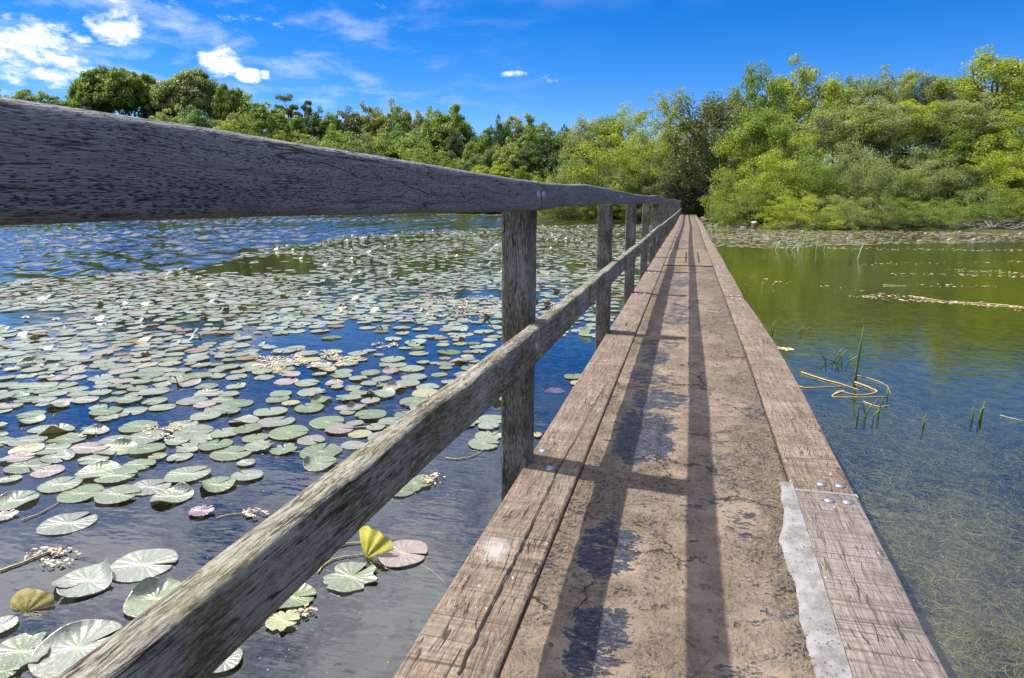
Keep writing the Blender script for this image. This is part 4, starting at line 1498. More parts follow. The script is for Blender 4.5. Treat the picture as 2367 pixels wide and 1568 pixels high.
def woodland(name, label, n, D0, D1, top, seed, tint):
    rs = np.random.default_rng(seed)
    cen, rad, per = [], [], []
    for i in range(n):
        px = -60 + 1390 * (i + rs.uniform(0, 1)) / n
        D = rs.uniform(D0, D1)
        b = at_depth(px, 467, D)
        zb = gz(b.x, b.y)
        zt = at_depth(px, interp(top, px) + rs.uniform(30, 95), D).z
        w = rs.uniform(3.0, 5.2)
        h = max(2.0, zt - zb)
        for k in range(46):
            ga = k * 2.39996
            el = math.asin((k + .5) / 46)
            q = rs.uniform(.8, 1.05)
            cen.append(np.array([b.x + math.cos(ga) * w * math.cos(el) * q, b.y + math.sin(ga) * w * math.cos(el) * q, zb + .3 + (h - .3) * math.sin(el) ** .8 * q]))
            rad.append(rs.uniform(.6, 1.1)); per.append(44)
    v, f = clump_leaves(cen, rad, per, .34, rs, .8)
    o = link(name, mesh_np(name, v, f, M_LEAF))
    o.color = (*tint, 1)
    o['kind'] = 'stuff'
    o['label'] = label


SKYLINE = [(0, 225), (130, 232), (250, 235), (400, 225), (560, 232), (640, 250), (760, 278), (830, 272), (930, 262), (1040, 285), (1085, 322), (1170, 305), (1290, 312), (1400, 320)]
woodland('woodland', 'pale green wood filling the hillside between the separate trees across the lake', 40, 104, 150, SKYLINE, 5, MG)
woodland('woodland', 'darker green wood filling the hillside between the separate trees across the lake', 50, 104, 150, SKYLINE, 6, DG)


# bleached twigs and roots along the right waterline
mb = MB()
random.seed(8)
for i in range(280):
    px = random.choice([random.uniform(1760, 2380), random.uniform(2180, 2400), random.uniform(1250, 1560)])
    if px > 1600:
        py = interp([(1740, 527.5), (1900, 530.5), (2100, 533), (2366, 537)], px) - 2
    else:
        py = 506
    p = on_z(px, py)
    p += FWD * random.uniform(-.5, 1.2) * (1 if px > 1600 else 1.5)
    a = random.uniform(0, 6.28)
    L = random.uniform(.5, 1.8)
    q = p + Vector((math.cos(a) * L, math.sin(a) * L * .6, random.uniform(-.1, .7)))
    m = (p + q) / 2 + Vector((random.uniform(-.2, .2), random.uniform(-.2, .2), random.uniform(0, .35)))
    p.z = random.uniform(-.05, .35)
    mb.tube([p, m, q], [.03, .022, .008], 4, False)
o = link('fallen_twigs', mb.mesh('fallen_twigs', M_DRIFT))
o['kind'] = 'stuff'; o['label'] = 'bleached grey twigs and roots tangled along the waterline'

# round mooring post ---------------------------------------------------------
p = on_z(1742, 528.5)
mb = MB()
prof = [(-1.0, .15), (0, .15), (.25, .155), (.33, .15)]
mb.tube([(0, 0, z) for z, r in prof], [r for z, r in prof], 14)
e = empty('mooring_post', (p.x, p.y, 0), 'short round wooden post with a pale worn top standing by the right shore', 'post')
link('shaft', mb.mesh('shaft', wood('reddish post oak', (0.34, 0.22, 0.16), (0.14, 0.085, 0.06), 2, 0.1, 0.2), True), e)
o = link('cap', dome_mesh('cap', .152, .075, simple('pale worn top', (0.42, 0.41, 0.42), (0.60, 0.58, 0.58), 8.0)), e)
o.location = (0, 0, .33)

# ================================================================== LILY PADS
def pad_mesh(seed, curl=0.0, notch=22, ragged=0.0, fold=0.0):
    """unit radius pad with a notch, dished surface and a turned-down rim"""
    rs = random.Random(seed)
    mb = MB()
    seg = 36
    radii = [0.0, 0.18, 0.42, 0.66, 0.85, 0.96, 1.0, 0.992]
    n0 = R_(notch) / 2
    ca = rs.uniform(0, 6.28)
    cb = ca + rs.uniform(1.5, 4)
    vs, fs = [], []
    for j, r in enumerate(radii):
        for k in range(seg + 1):
            a = n0 * (0.25 + .75 * min(1, r * 1.3)) + (2 * math.pi - 2 * n0 * (0.25 + .75 * min(1, r * 1.3))) * k / seg
            rr = r * (1 + 0.035 * math.sin(2 * a + seed) + 0.02 * math.sin(5 * a + seed * 2))
            if k in (0, seg):
                rr *= 0.95 if r > .9 else 1
            if ragged and r > .6:
                rr *= 1 - ragged * max(0, mnoise.noise(Vector((math.cos(a) * 2.4 + seed, math.sin(a) * 2.4, 0)))) * (r - .5) * 2
                rr *= 1 - ragged * .35 * max(0, mnoise.noise(Vector((math.cos(a) * 8 + seed, math.sin(a) * 8, 4)))) * (r - .5) * 2
            z = 0.012 * r * r + 0.020 * r * r * math.sin(3 * a + seed) + .02 * r * mnoise.noise(Vector((math.cos(a) * 2, math.sin(a) * 2, seed)))
            x, y = rr * math.cos(a), rr * math.sin(a)
            if curl:
                # one side of the rim turns up
                s = max(0.0, math.cos(a - ca)) ** 3 * max(0, (r - .45) / .55) ** 1.6
                z += curl * s * 0.55
                x -= math.cos(a) * curl * s * .38
                y -= math.sin(a) * curl * s * .38
                s2 = max(0.0, math.cos(a - cb)) ** 6 * max(0, (r - .6) / .4)
                z += curl * .25 * s2
            if fold:
                dd = x * math.cos(ca) + y * math.sin(ca)
                if dd > 0.1:
                    q = dd - .1
                    x -= math.cos(ca) * q * (1 - math.cos(fold))
                    y -= math.sin(ca) * q * (1 - math.cos(fold))
                    z += q * math.sin(fold)
            if j == len(radii) - 1:
                z -= 0.05
            vs.append((x, y, z))
    w = seg + 1
    for j in range(len(radii) - 1):
        for k in range(seg):
            if j == 0:
                fs.append((k, w + k, w + k + 1))
            else:
                fs.append((j * w + k, (j + 1) * w + k, (j + 1) * w + k + 1, j * w + k + 1))
    mb.add(vs, fs)
    return mb.mesh('lily_pad', M_PAD, True)


PADV = {
    'flat': [pad_mesh(s, 0.0, 6 + 4 * (s % 4)) for s in range(1, 6)],
    'curled': [pad_mesh(s, c, 11) for s, c in ((11, .7), (12, 1.0), (13, .5), (14, .85))],
    'ragged': [pad_mesh(s, 0.15, 16, .55) for s in (21, 22, 23)],
    'folded': [pad_mesh(s, 0, 20, 0, f) for s, f in ((31, 1.0), (32, 1.5))],
}
PAD_COL = {'pale green': (0.190, 0.225, 0.150), 'green': (0.140, 0.180, 0.095), 'grey-green': (0.200, 0.22, 0.178), 'reddish': (0.26, 0.21, 0.19), 'yellowish': (0.29, 0.285, 0.15), 'brown': (0.18, 0.12, 0.05), 'silvery': (.25, .275, .225), 'purple': (.22, .13, .18)}
PADS = []      # placed (x, y, r)
PG_GROUP = 'water lily pads on the left side of the bridge'
pad_n = [0]


def put_pad(x, y, r, shape, colour, label, rot=None, tilt=0.02, z=None):
    i = pad_n[0]
    pad_n[0] += 1
    me = PADV[shape][i % len(PADV[shape])]
    o = link('lily_pad', me)
    o.location = (x, y, (0.004 + (i % 7) * 0.0016) if z is None else z)
    o.rotation_euler = (random.uniform(-tilt, tilt), random.uniform(-tilt, tilt), random.uniform(0, 6.28) if rot is None else rot)
    o.scale = (r, r, r)
    c = PAD_COL[colour]
    j = random.uniform(.9, 1.12)
    o.color = (c[0] * j, c[1] * j, c[2] * j, 1)
    tag(o, label, 'lily pad', PG_GROUP)
    PADS.append((x, y, r))
    return o


random.seed(77)
HERO = [
    (330, 1307, 146, 'flat', 'silvery', 'large silvery lily pad with its notch facing the lower rail, touching the wavy pad', R_(15)),
    (203, 1345, 140, 'curled', 'silvery', 'wavy silvery lily pad with a dark raised fold, touching the large flat pad', R_(250)),
    (182, 1502, 190, 'curled', 'silvery', 'largest lily pad, pale with its edge turned up, in the bottom left corner', R_(60)),
    (362, 1388, 140, 'curled', 'pale green', 'pale lily pad half hidden behind the lower rail near the bottom', R_(120)),
    (50, 1512, 150, 'ragged', 'pale green', 'torn pale lily pad beside the largest pad in the bottom left corner', R_(40)),
    (2, 1452, 70, 'flat', 'silvery', 'small silvery lily pad cut by the left edge under the brown folded leaf', R_(90)),
    (12, 1560, 60, 'flat', 'green', 'lily pad cut by the bottom left corner', 0.3),
    (157, 1211, 116, 'flat', 'grey-green', 'single grey-green lily pad floating alone above the wavy pad', R_(75)),
    (811, 1336, 130, 'ragged', 'pale green', 'pale lily pad with shiny wet middle beyond the rail near the yellow leaf', R_(70)),
    (932, 1281, 118, 'flat', 'reddish', 'reddish lily pad with a notch, touching the yellow curled leaf', R_(5)),
    (676, 1385, 104, 'curled', 'green', 'green lily pad with upturned top emerging under the lower rail', R_(20)),
    (655, 1440, 80, 'ragged', 'yellowish', 'ragged yellowish lily pad stuck below the green upturned pad', R_(10)),
    (515, 1530, 90, 'flat', 'grey-green', 'grey-green lily pad just showing under the rail at the bottom edge', R_(180)),
    (468, 1186, 58, 'ragged', 'purple', 'small torn purple lily pad on open dark water', 1.0),
    (958, 1118, 92, 'ragged', 'green', 'tattered green lily pad in shreds between lower rail and first post', 0.2),
    (928, 1138, 60, 'flat', 'green', 'small green lily pad under the tattered one by the lower rail', 0.5),
    (1130, 1010, 66, 'ragged', 'pale green', 'pale lily pad touching the left side of the first post', 0.9),
    (1118, 1028, 74, 'flat', 'pale green', 'flat pale lily pad in front of the one touching the first post', 0.1),
    (1240, 1008, 30, 'ragged', 'yellowish', 'small yellowish lily pad between first post and the beam', 2.0),
    (1330, 873, 52, 'flat', 'green', 'green lily pad beside the left beam past the first post', 2.0),
    (1338, 888, 40, 'flat', 'yellowish', 'yellowish lily pad tucked against the left beam', 0.4),
    (1282, 898, 46, 'ragged', 'purple', 'sunken purple lily pad between the first post and the beam', 0.4),
    (345, 1128, 92, 'flat', 'grey-green', 'grey-green lily pad left of the upturned pad above open dark water', R_(60)),
    (400, 1150, 92, 'curled', 'pale green', 'upturned pale lily pad at the front edge of the pad field', R_(50)),
    (500, 1124, 88, 'curled', 'green', 'green lily pad with a raised lobe at the front edge of the pad field', R_(70)),
    (572, 1102, 70, 'flat', 'grey-green', 'small oval grey-green lily pad at the right end of the front row', R_(160)),
    (435, 1100, 96, 'flat', 'pale green', 'wide pale lily pad directly behind the one with a raised lobe', R_(55)),
    (272, 1148, 96, 'flat', 'pale green', 'pale lily pad with its notch open to the right, front row', R_(20)),
    (188, 1142, 98, 'flat', 'green', 'broad green lily pad overlapping its neighbour in the front row', R_(35)),
    (140, 1122, 90, 'flat', 'pale green', 'pale lily pad behind the broad green one in the front row', R_(90)),
    (38, 1160, 92, 'curled', 'pale green', 'pale lily pad with dark underside showing at the left edge', R_(80)),
    (10, 1195, 60, 'ragged', 'reddish', 'ragged reddish lily pad cut by the left edge', R_(80)),
    (638, 978, 82, 'flat', 'grey-green', 'round grey-green lily pad alone left of the lower rail', R_(80)),
    (668, 1003, 92, 'flat', 'green', 'green lily pad in front of the round grey-green one', R_(20)),
    (600, 1035, 70, 'ragged', 'pale green', 'torn pale lily pad left of the pad in front of the rail', R_(20)),
    (742, 1045, 100, 'flat', 'green', 'green lily pad nearest the lower rail in the middle group', R_(100)),
    (738, 1073, 86, 'curled', 'pale green', 'pale lily pad partly hidden by the lower rail in the middle group', R_(30)),
    (535, 1050, 92, 'flat', 'green', 'glossy dark green lily pad with bright midrib in the middle group', R_(40)),
    (448, 1000, 90, 'flat', 'pale green', 'pale lily pad behind the middle group near the straw-coloured scum', R_(40)),
]
for (px, py, w, sh, colr, lab, rot) in HERO:
    p = on_z(px, py)
    r = 0.5 * w / (py - 467) * EYE / 0.98
    o = put_pad(p.x, p.y, r, sh, colr, lab, rot, 0.02, -0.02 if 'sunken' in lab else None)

# upright leaves
def upright_leaf(px, py, h, w, colr, label, lean, yaw):
    p = on_z(px, py)
    mb = MB()
    n, m = 14, 8
    vs, fs = [], []
    for i in range(n + 1):
        t = i / n
        for k in range(m + 1):
            u = k / m * 2 - 1
            ww = w * math.sin(math.pi * min(1, .12 + t * .88)) ** .7 * .5
            a = u * 1.0
            x = math.sin(a) * ww
            y = (1 - math.cos(a)) * ww * 1.4 + lean * h * t * t
            z = h * math.sin(t * 1.35) / math.sin(1.35) + .006 * math.sin(u * 9 + t * 3) - .01
            vs.append((x, y, z))
    for i in range(n):
        for k in range(m):
            fs.append((i * (m + 1) + k, i * (m + 1) + k + 1, (i + 1) * (m + 1) + k + 1, (i + 1) * (m + 1) + k))
    mb.add([(v[0], v[1] + .0015, v[2]) for v in vs], [f[::-1] for f in fs])
    mb.add(vs, fs)
    o = link('lily_leaf', mb.mesh('lily_leaf', simple(colr[0], colr[1], colr[2], 25.0, .5), True))
    o.location = (p.x, p.y, 0)
    o.rotation_euler = (0, 0, yaw)
    tag(o, label, 'leaf')


def fan_leaf(px, py, r, a0, a1, back, pleat, colr, label, yaw, rise=1.0):
    p = on_z(px, py)
    mb = MB()
    n, m = 30, 7
    for off in (0.0, .0015):
        vs, fs = [], []
        for j in range(m + 1):
            for k in range(n + 1):
                a = R_(a0 + (a1 - a0) * k / n)
                t = j / m
                rr = r * t * (1 + .06 * math.sin(3 * a + 1))
                y = back * rr * math.sin(a) * (0.4 + t) + pleat * r * t * math.sin(a * 11) + .25 * r * (math.cos(a) * t) ** 2 + off
                vs.append((rr * math.cos(a), y, rr * math.sin(a) * rise))
        for j in range(m):
            for k in range(n):
                f = (j * (n + 1) + k, j * (n + 1) + k + 1, (j + 1) * (n + 1) + k + 1, (j + 1) * (n + 1) + k)
                fs.append(f if off else f[::-1])
        mb.add(vs, fs)
    o = link('lily_leaf', mb.mesh('lily_leaf', simple(colr[0], colr[1], colr[2], 25.0, .5), True))
    o.location = (p.x, p.y, -.004)
    o.rotation_euler = (0, 0, yaw)
    tag(o, label, 'leaf')


fan_leaf(846, 1288, .115, 20, 125, .35, .05, ('yellow leaf skin', (.34, .30, .03), (.50, .45, .10)), 'yellow lily leaf curled upright beside the reddish pad', R_(-8), 1.0)
fan_leaf(60, 1412, .082, 4, 176, .45, .035, ('brown folded leaf skin', (.20, .17, .04), (.40, .33, .12)), 'brown-green folded lily leaf standing up near the left edge', R_(18), .8)

# scattered field -------------------------------------------------------------
UP_EDGE = [(-60, 652), (0, 652), (150, 642), (300, 630), (430, 621), (540, 598), (570, 582), (680, 566), (820, 546), (1000, 533), (1165, 526), (1240, 522), (1460, 519), (1570, 517)]
HOLES = [  # polygons of nearly open water: (points, density)
    ([(430, 626), (520, 600), (725, 590), (735, 622), (600, 640), (440, 640)], .06),
    ([(760, 640), (960, 628), (975, 660), (800, 672)], .15),
    ([(1240, 655), (1420, 640), (1420, 780), (1240, 780)], .16),
    ([(1235, 770), (1420, 770), (1300, 1140), (1150, 1140), (1160, 1000)], .0),
    ([(1060, 690), (1170, 690), (1170, 740), (1060, 740)], .15),
    ([(120, 930), (300, 925), (290, 985), (60, 1000)], .12),
    ([(480, 860), (700, 870), (690, 930), (520, 960)], .22),
    ([(900, 760), (1170, 745), (1170, 1000), (900, 1010)], .16),
    ([(560, 700), (900, 700), (900, 730), (560, 740)], .75),
]


def in_poly(x, y, pts):
    c = False
    n = len(pts)
    for i in range(n):
        (x1, y1), (x2, y2) = pts[i], pts[(i + 1) % n]
        if (y1 > y) != (y2 > y) and x < (x2 - x1) * (y - y1) / (y2 - y1) + x1:
            c = not c
    return c


def pad_density(px, py, X, Y):
    if X > -0.9 or px < -160 or px > 1575:
        return 0
    ue = interp(UP_EDGE, px)
    if py < ue + 3 * mnoise.noise(Vector((px * .02, 0, 0))):
        return 0
    if py > 1112 or (py > 1075 and px > 330):
        return 0
    for pts, d in HOLES:
        if in_poly(px, py, pts):
            return d
    d = interp([(520, 1), (690, 1), (800, .92), (880, .72), (1000, .58), (1110, .55)], py)
    if px > 560:
        d = interp([(520, 1), (640, .95), (700, .7), (760, .42), (850, .36), (1000, .32), (1085, .15), (1100, .0)], py)
    n = mnoise.noise(Vector((X * .55, Y * .55, 4.0))) + .4 * mnoise.noise(Vector((X * 1.7, Y * 1.7, 1.0)))
    return d * min(max(.72 + n * 1.6, 0.02), 1.2)


random.seed(99)
cell = {}


def clash(x, y, r, k=0.74):
    ci, cj = int(x // .3), int(y // .3)
    for i in range(ci - 1, ci + 2):
        for j in range(cj - 1, cj + 2):
            for (a, b, c) in cell.get((i, j), ()):
                if (a - x) ** 2 + (b - y) ** 2 < (k * (c + r)) ** 2:
                    return True
    return False


def reg(x, y, r):
    cell.setdefault((int(x // .3), int(y // .3)), []).append((x, y, r))


for (x, y, r) in PADS:
    reg(x, y, r)
cand = []
for t in range(62000):
    # sample depth with density proportional to area
    D = math.sqrt(random.uniform(3.2 ** 2, 44 ** 2)) if t % 3 else math.sqrt(random.uniform(3.2 ** 2, 14 ** 2))
    px = random.uniform(-160, 1575)
    q = (px - 1183) / FPX
    x, y = D * (FWD.x + q * RGT.x), D * (FWD.y + q * RGT.y)
    pr = project((x, y, 0))
    if pr is None:
        continue
    if random.random() > pad_density(pr[0], pr[1], x, y):
        continue
    r = random.uniform(.075, .126) if random.random() < .82 else random.uniform(.05, .08)
    if clash(x, y, r):
        continue
    reg(x, y, r)
    cand.append((pr[1], pr[0], x, y, r))
cand.sort(reverse=True)
print('pads', len(cand))
NEAR = 300 - len(HERO)
cw = {'flat': 'flat', 'curled': 'upturned', 'ragged': 'torn'}
look = []
for (py, px, x, y, r) in cand[:NEAR]:
    u = random.random()
    sh = 'flat' if u < .74 else 'curled' if u < .85 else 'ragged'
    u = random.random()
    colr = 'pale green' if u < .38 else 'grey-green' if u < .62 else 'green' if u < .90 else 'reddish' if u < .96 else 'yellowish'
    look.append((sh, colr))
for i, (py, px, x, y, r) in enumerate(cand[:NEAR]):
    sh, colr = look[i]
    size = 'small' if r < .08 else 'broad' if r > .122 else 'medium'
    where = 'far left' if px < 200 else 'left' if px < 420 else 'middle' if px < 640 else 'near rail' if px < 880 else 'near post' if px < 1165 else 'between posts'
    row = 'front' if py > 1010 else 'second' if py > 930 else 'third' if py > 870 else 'back'
    k = min((j for j in range(NEAR) if j != i), key=lambda j: (cand[j][2] - x) ** 2 + (cand[j][3] - y) ** 2)
    ns = cw[look[k][0]]
    lab = f"{size} {cw[sh]} {colr} lily pad beside {'an' if ns[0] == 'u' else 'a'} {ns} {look[k][1]} one, {row} row {where}"
    put_pad(x, y, r, sh, colr, lab, None, 0.03)
rest = cand[NEAR:]


def pads_stuff(items, label, tint, seed, curlp=.09):
    rs = random.Random(seed)
    V, F3 = [], []
    for (py, px, x, y, r) in items:
        n = 11
        z = 0.004 + rs.random() * .01
        a0 = rs.uniform(0, 6.28)
        o = len(V)
        cu = rs.random() < curlp
        tx, ty = rs.uniform(-.05, .05), rs.uniform(-.05, .05)
        V.append((x, y, z))
        for k in range(n + 1):
            a = a0 + (2 * math.pi - .35) * k / n
            q = r * rs.uniform(.92, 1.06)
            ux, uy = math.cos(a) * q, math.sin(a) * q
            up = 0
            if cu and k < 4:
                up = r * rs.uniform(.35, .75)
                ux *= .62; uy *= .62
            V.append((x + ux, y + uy, z + ux * tx + uy * ty + abs(ux * tx + uy * ty) + up))
        for k in range(n):
            F3.append((o, o + k + 1, o + k + 2))
    o = link('lily_pads', mesh_np('lily_pads', np.array(V), np.array(F3), M_PADFAR))
    o.color = (*tint, 1)
    o['kind'] = 'stuff'
    o['label'] = label
    return o


pads_stuff(rest, 'thick carpet of pale lily pads stretching back across the left water', (.205, .235, .165), 1)

# carpet along the right shore
band = []
cell.clear()
for t in range(14000):
    px = random.uniform(1620, 2420)
    lo = interp([(1640, 523), (1740, 530), (1900, 533), (2100, 535), (2366, 539)], px)
    hi = interp([(1640, 560), (1800, 563), (1950, 556), (2100, 552), (2366, 550)], px)
    py = random.uniform(lo, hi + 12)
    if random.random() > (1 if py < hi - 6 else .25) * (1.0 if px < 2000 else .55):
        continue
    p = on_z(px, py)
    if p.x < .8:
        continue
    r = random.uniform(.07, .13)
    if clash(p.x, p.y, r):
        continue
    reg(p.x, p.y, r)
    band.append((py, px, p.x, p.y, r))
pads_stuff(band, 'brownish lily pads in a band along the right shore', (.22, .19, .14), 2, .05)


# floating scum of seed husks ------------------------------------------------
def flakes(items, label, name='floating_debris', mat=None):
    V, F4 = [], []
    for (x, y, s) in items:
        a = random.uniform(0, 6.28)
        o = len(V)
        z = .004 + random.random() * .012
        asp = random.uniform(.3, .8)
        for (u, v) in ((-1, 0), (0, -asp), (1, 0), (0, asp)):
            V.append((x + (u * math.cos(a) - v * math.sin(a)) * s, y + (u * math.sin(a) + v * math.cos(a)) * s, z + random.uniform(0, .006)))
        F4.append((o, o + 1, o + 2, o + 3))
    o = link(name, mesh_np(name, np.array(V), np.array(F4), mat or M_FLAKE))
    o['kind'] = 'stuff'
    o['label'] = label


random.seed(4)
it = []
for (px, py, w, h, n) in ((1060, 710, 230, 55, 1600), (1000, 700, 120, 30, 300), (715, 832, 250, 40, 1300), (640, 850, 120, 24, 300), (385, 1000, 110, 40, 420), (1310, 712, 90, 26, 300), (1330, 690, 120, 24, 200), (890, 800, 60, 16, 120), (120, 1290, 130, 50, 160), (590, 1190, 60, 20, 70), (700, 1415, 70, 30, 60), (1000, 1110, 60, 24, 60), (1180, 560, 400, 60, 200)):
    for i in range(n):
        a, q = random.uniform(0, 6.28), random.random() ** .6
        x_, y_ = px + math.cos(a) * q * w / 2, py + math.sin(a) * q * h / 2
        if mnoise.noise(Vector((x_ * .02, y_ * .07, 0))) < -.1:
            continue
        p = on_z(x_, y_)
        if p.x > -.68 and py > 1000:
            continue
        it.append((p.x, p.y, random.uniform(.004, .014) * (1 if py > 900 else 1.6)))
flakes(it, 'straw-coloured seed scum drifting between the lily pads')
it = []
for i in range(320):
    px, py = random.uniform(300, 1250), random.uniform(1000, 1600)
    p = on_z(px, py)
    if p.x < -.6:
        it.append((p.x, p.y, random.uniform(.0015, .004)))
flakes(it, 'tiny pale specks floating on the dark water by the bridge', mat=flake_material('pale specks', (.20, .20, .15), (.42, .42, .36)))
it = []
for (x0, y0, x1, y1, n, s) in ((1960, 686, 2400, 715, 200, .7), (2000, 683, 2140, 690, 40, .8), (2180, 625, 2366, 632, 60, 1), (2060, 634, 2366, 640, 70, 1), (1990, 612, 2366, 606, 70, 1), (2100, 660, 2300, 664, 30, 1), (1900, 575, 2366, 580, 160, 1.4), (1760, 800, 1830, 812, 40, 1), (1700, 640, 2366, 720, 60, .8)):
    for i in range(n):
        t = random.random()
        p = on_z(x0 + (x1 - x0) * t, y0 + (y1 - y0) * t + random.gauss(0, 1.6))
        it.append((p.x, p.y, random.uniform(.012, .05) * s))
flakes(it, 'pale drift of husks in thin lines on the right water')

# water lily flowers -----------------------------------------------------------
def flower_mesh():
    mb = MB()
    for ring, (n, el, L, w) in enumerate(((9, 18, 1.0, .42), (8, 45, .9, .38), (6, 66, .72, .3))):
        for k in range(n):
            a = 2 * math.pi * (k + ring * .5) / n
            d = Vector((math.cos(a), math.sin(a), 0))
            s = Vector((-math.sin(a), math.cos(a), 0))
            e = R_(el)
            up = d * math.cos(e) + Vector((0, 0, math.sin(e)))
            pts = []
            for (t, ww) in ((.08, .3), (.35, .9), (.65, 1.0), (.88, .55), (1.0, .06)):
                c = up * L * t + Vector((0, 0, .16 * t * t))
                pts.append((c - s * w * ww * .5 + Vector((0, 0, .05 * ww)), c, c + s * w * ww * .5 + Vector((0, 0, .05 * ww))))
            vs = [v for row in pts for v in row]
            fs = []
            for i in range(4):
                for j in range(2):
                    fs.append((i * 3 + j, i * 3 + j + 1, i * 3 + j + 4, i * 3 + j + 3))
            mb.add(vs, fs)
    pet = mb.mesh('petals', M_PETAL, True)
    mb = MB()
    for k in range(16):
        a = k * 2.4
        rr = .05 + .16 * (k / 16)
        mb.tube([(rr * math.cos(a) * .5, rr * math.sin(a) * .5, .02), (rr * math.cos(a) * 1.3, rr * math.sin(a) * 1.3, .32)], [.03, .02], 4)
    return pet, mb.mesh('stamens', M_STAMEN)


PET, STA = flower_mesh()
FG = 'white water lily flowers among the pads'
FLOW = [(1072, 770, 'white water lily bloom alone on blue water left of the first post'), (897, 600, None), (1000, 610, None), (340, 645, None), (745, 655, None), (830, 632, None), (815, 615, None), (1130, 658, None), (1135, 690, None), (640, 575, None), (715, 572, None), (1300, 655, 'white water lily bloom seen between the first and second posts'), (1310, 668, 'second white bloom just below the one between first and second posts'), (1420, 600, None), (1445, 590, 'white bloom seen between the second and third posts'), (180, 690, None), (100, 705, None), (250, 680, None), (60, 740, None), (130, 745, None), (1045, 560, None), (960, 545, None), (1090, 548, None), (1280, 560, None), (1340, 556, None), (1390, 570, None), (1350, 585, None), (520, 640, None), (580, 612, None), (760, 560, None), (860, 575, None), (930, 570, None), (700, 585, None), (1010, 575, None), (1110, 590, None), (1260, 600, None), (1390, 545, None), (240, 755, None), (50, 660, None)]
random.seed(31)
for i, (px, py, lab) in enumerate(FLOW):
    p = on_z(px, py)
    e = empty('water_lily', (p.x, p.y, .015), lab or ('small white water lily bloom in the dense pads of the left field' if px < 620 else 'small white water lily bloom in the far pads left of the first post' if px < 1165 else 'tiny white water lily bloom in the far pads between the posts'), 'flower', FG, random.uniform(0, 6))
    s = random.uniform(.042, .06)
    e.scale = (s, s, s)
    link('petals', PET, e)
    link('stamens', STA, e)


# stems, straws and reeds --------------------------------------------------------
def stalk(name, pxpts, r, mat, label, cat, zs=None, group=None):
    pts = []
    for i, q in enumerate(pxpts):
        p = on_z(q[0], q[1])
        p.z = .006 if zs is None else zs[i]
        pts.append(p)
    sm = []
    for i in range(len(pts) - 1):
        p0, p1, p2, p3 = pts[max(i - 1, 0)], pts[i], pts[i + 1], pts[min(i + 2, len(pts) - 1)]
        for k in range(5):
            t = k / 5
            sm.append(0.5 * ((2 * p1) + (p2 - p0) * t + (2 * p0 - 5 * p1 + 4 * p2 - p3) * t * t + (3 * p1 - p0 - 3 * p2 + p3) * t ** 3))
    sm.append(pts[-1])
    mb = MB()
    n = len(sm)
    for i in range(1, n - 1):
        sm[i] = sm[i] + Vector((mnoise.noise(Vector((i * .6, r * 900, 0))), mnoise.noise(Vector((i * .6, r * 900, 7))), 0)) * .007
    mb.tube(sm, [r * .8 * (1 - .75 * (i / n) ** 1.5) * (1 + .35 * mnoise.noise(Vector((i * .9, r * 500, 3)))) for i in range(n)], 6)
    return tag(link(name, mb.mesh(name, mat, True)), label, cat, group)


SG = 'loose lily stems floating on the left water'
stalk('floating_straw', [(50, 1205), (90, 1190), (130, 1168), (138, 1160)], .004, M_STEM, 'yellow stem trailing from the front row pads at the left edge', 'stem', None, SG)
stalk('floating_straw', [(1030, 1060), (1060, 1062), (1095, 1055), (1118, 1040)], .004, M_STEM, 'yellow stem curving in front of the pads at the first post', 'stem', None, SG)
stalk('floating_straw', [(550, 1490), (590, 1455), (622, 1432)], .004, M_STEM, 'yellow stem running to the ragged pad below the lower rail', 'stem', None, SG)
stalk('floating_straw', [(735, 1325), (760, 1300), (800, 1288), (850, 1282)], .004, M_STEM, 'yellow stem looping between the pale shiny pad and yellow leaf', 'stem', None, SG)
stalk('floating_straw', [(780, 1265), (820, 1256), (860, 1262)], .004, M_STEM, 'short yellow stem crossing under the yellow leaf', 'stem', None, SG)
stalk('floating_straw', [(500, 1200), (540, 1190), (595, 1188)], .003, M_STRAW, 'thin pale stem on dark water beside the small purple pad', 'stem', None, SG)
stalk('floating_straw', [(0, 1322), (60, 1300), (110, 1280), (155, 1262)], .006, M_STRAW, 'straw-coloured stem with husks at the left edge', 'stem', None, SG)
stalk('floating_straw', [(930, 1296), (990, 1310), (1030, 1335)], .003, M_STRAW, 'faint brown stem beyond the reddish pad', 'stem', (-.004, -.01, -.03), SG)
stalk('floating_straw', [(750, 1000), (820, 990), (900, 988)], .006, M_STRAW, 'thick straw stem beside the lower rail behind the green pads', 'stem', None, SG)
stalk('floating_straw', [(640, 1048), (690, 1047), (720, 1055)], .003, M_STRAW, 'thin straw stem touching the nearest green pad by the rail', 'stem', None, SG)
DGp = 'dry straw leaves floating on the right water'
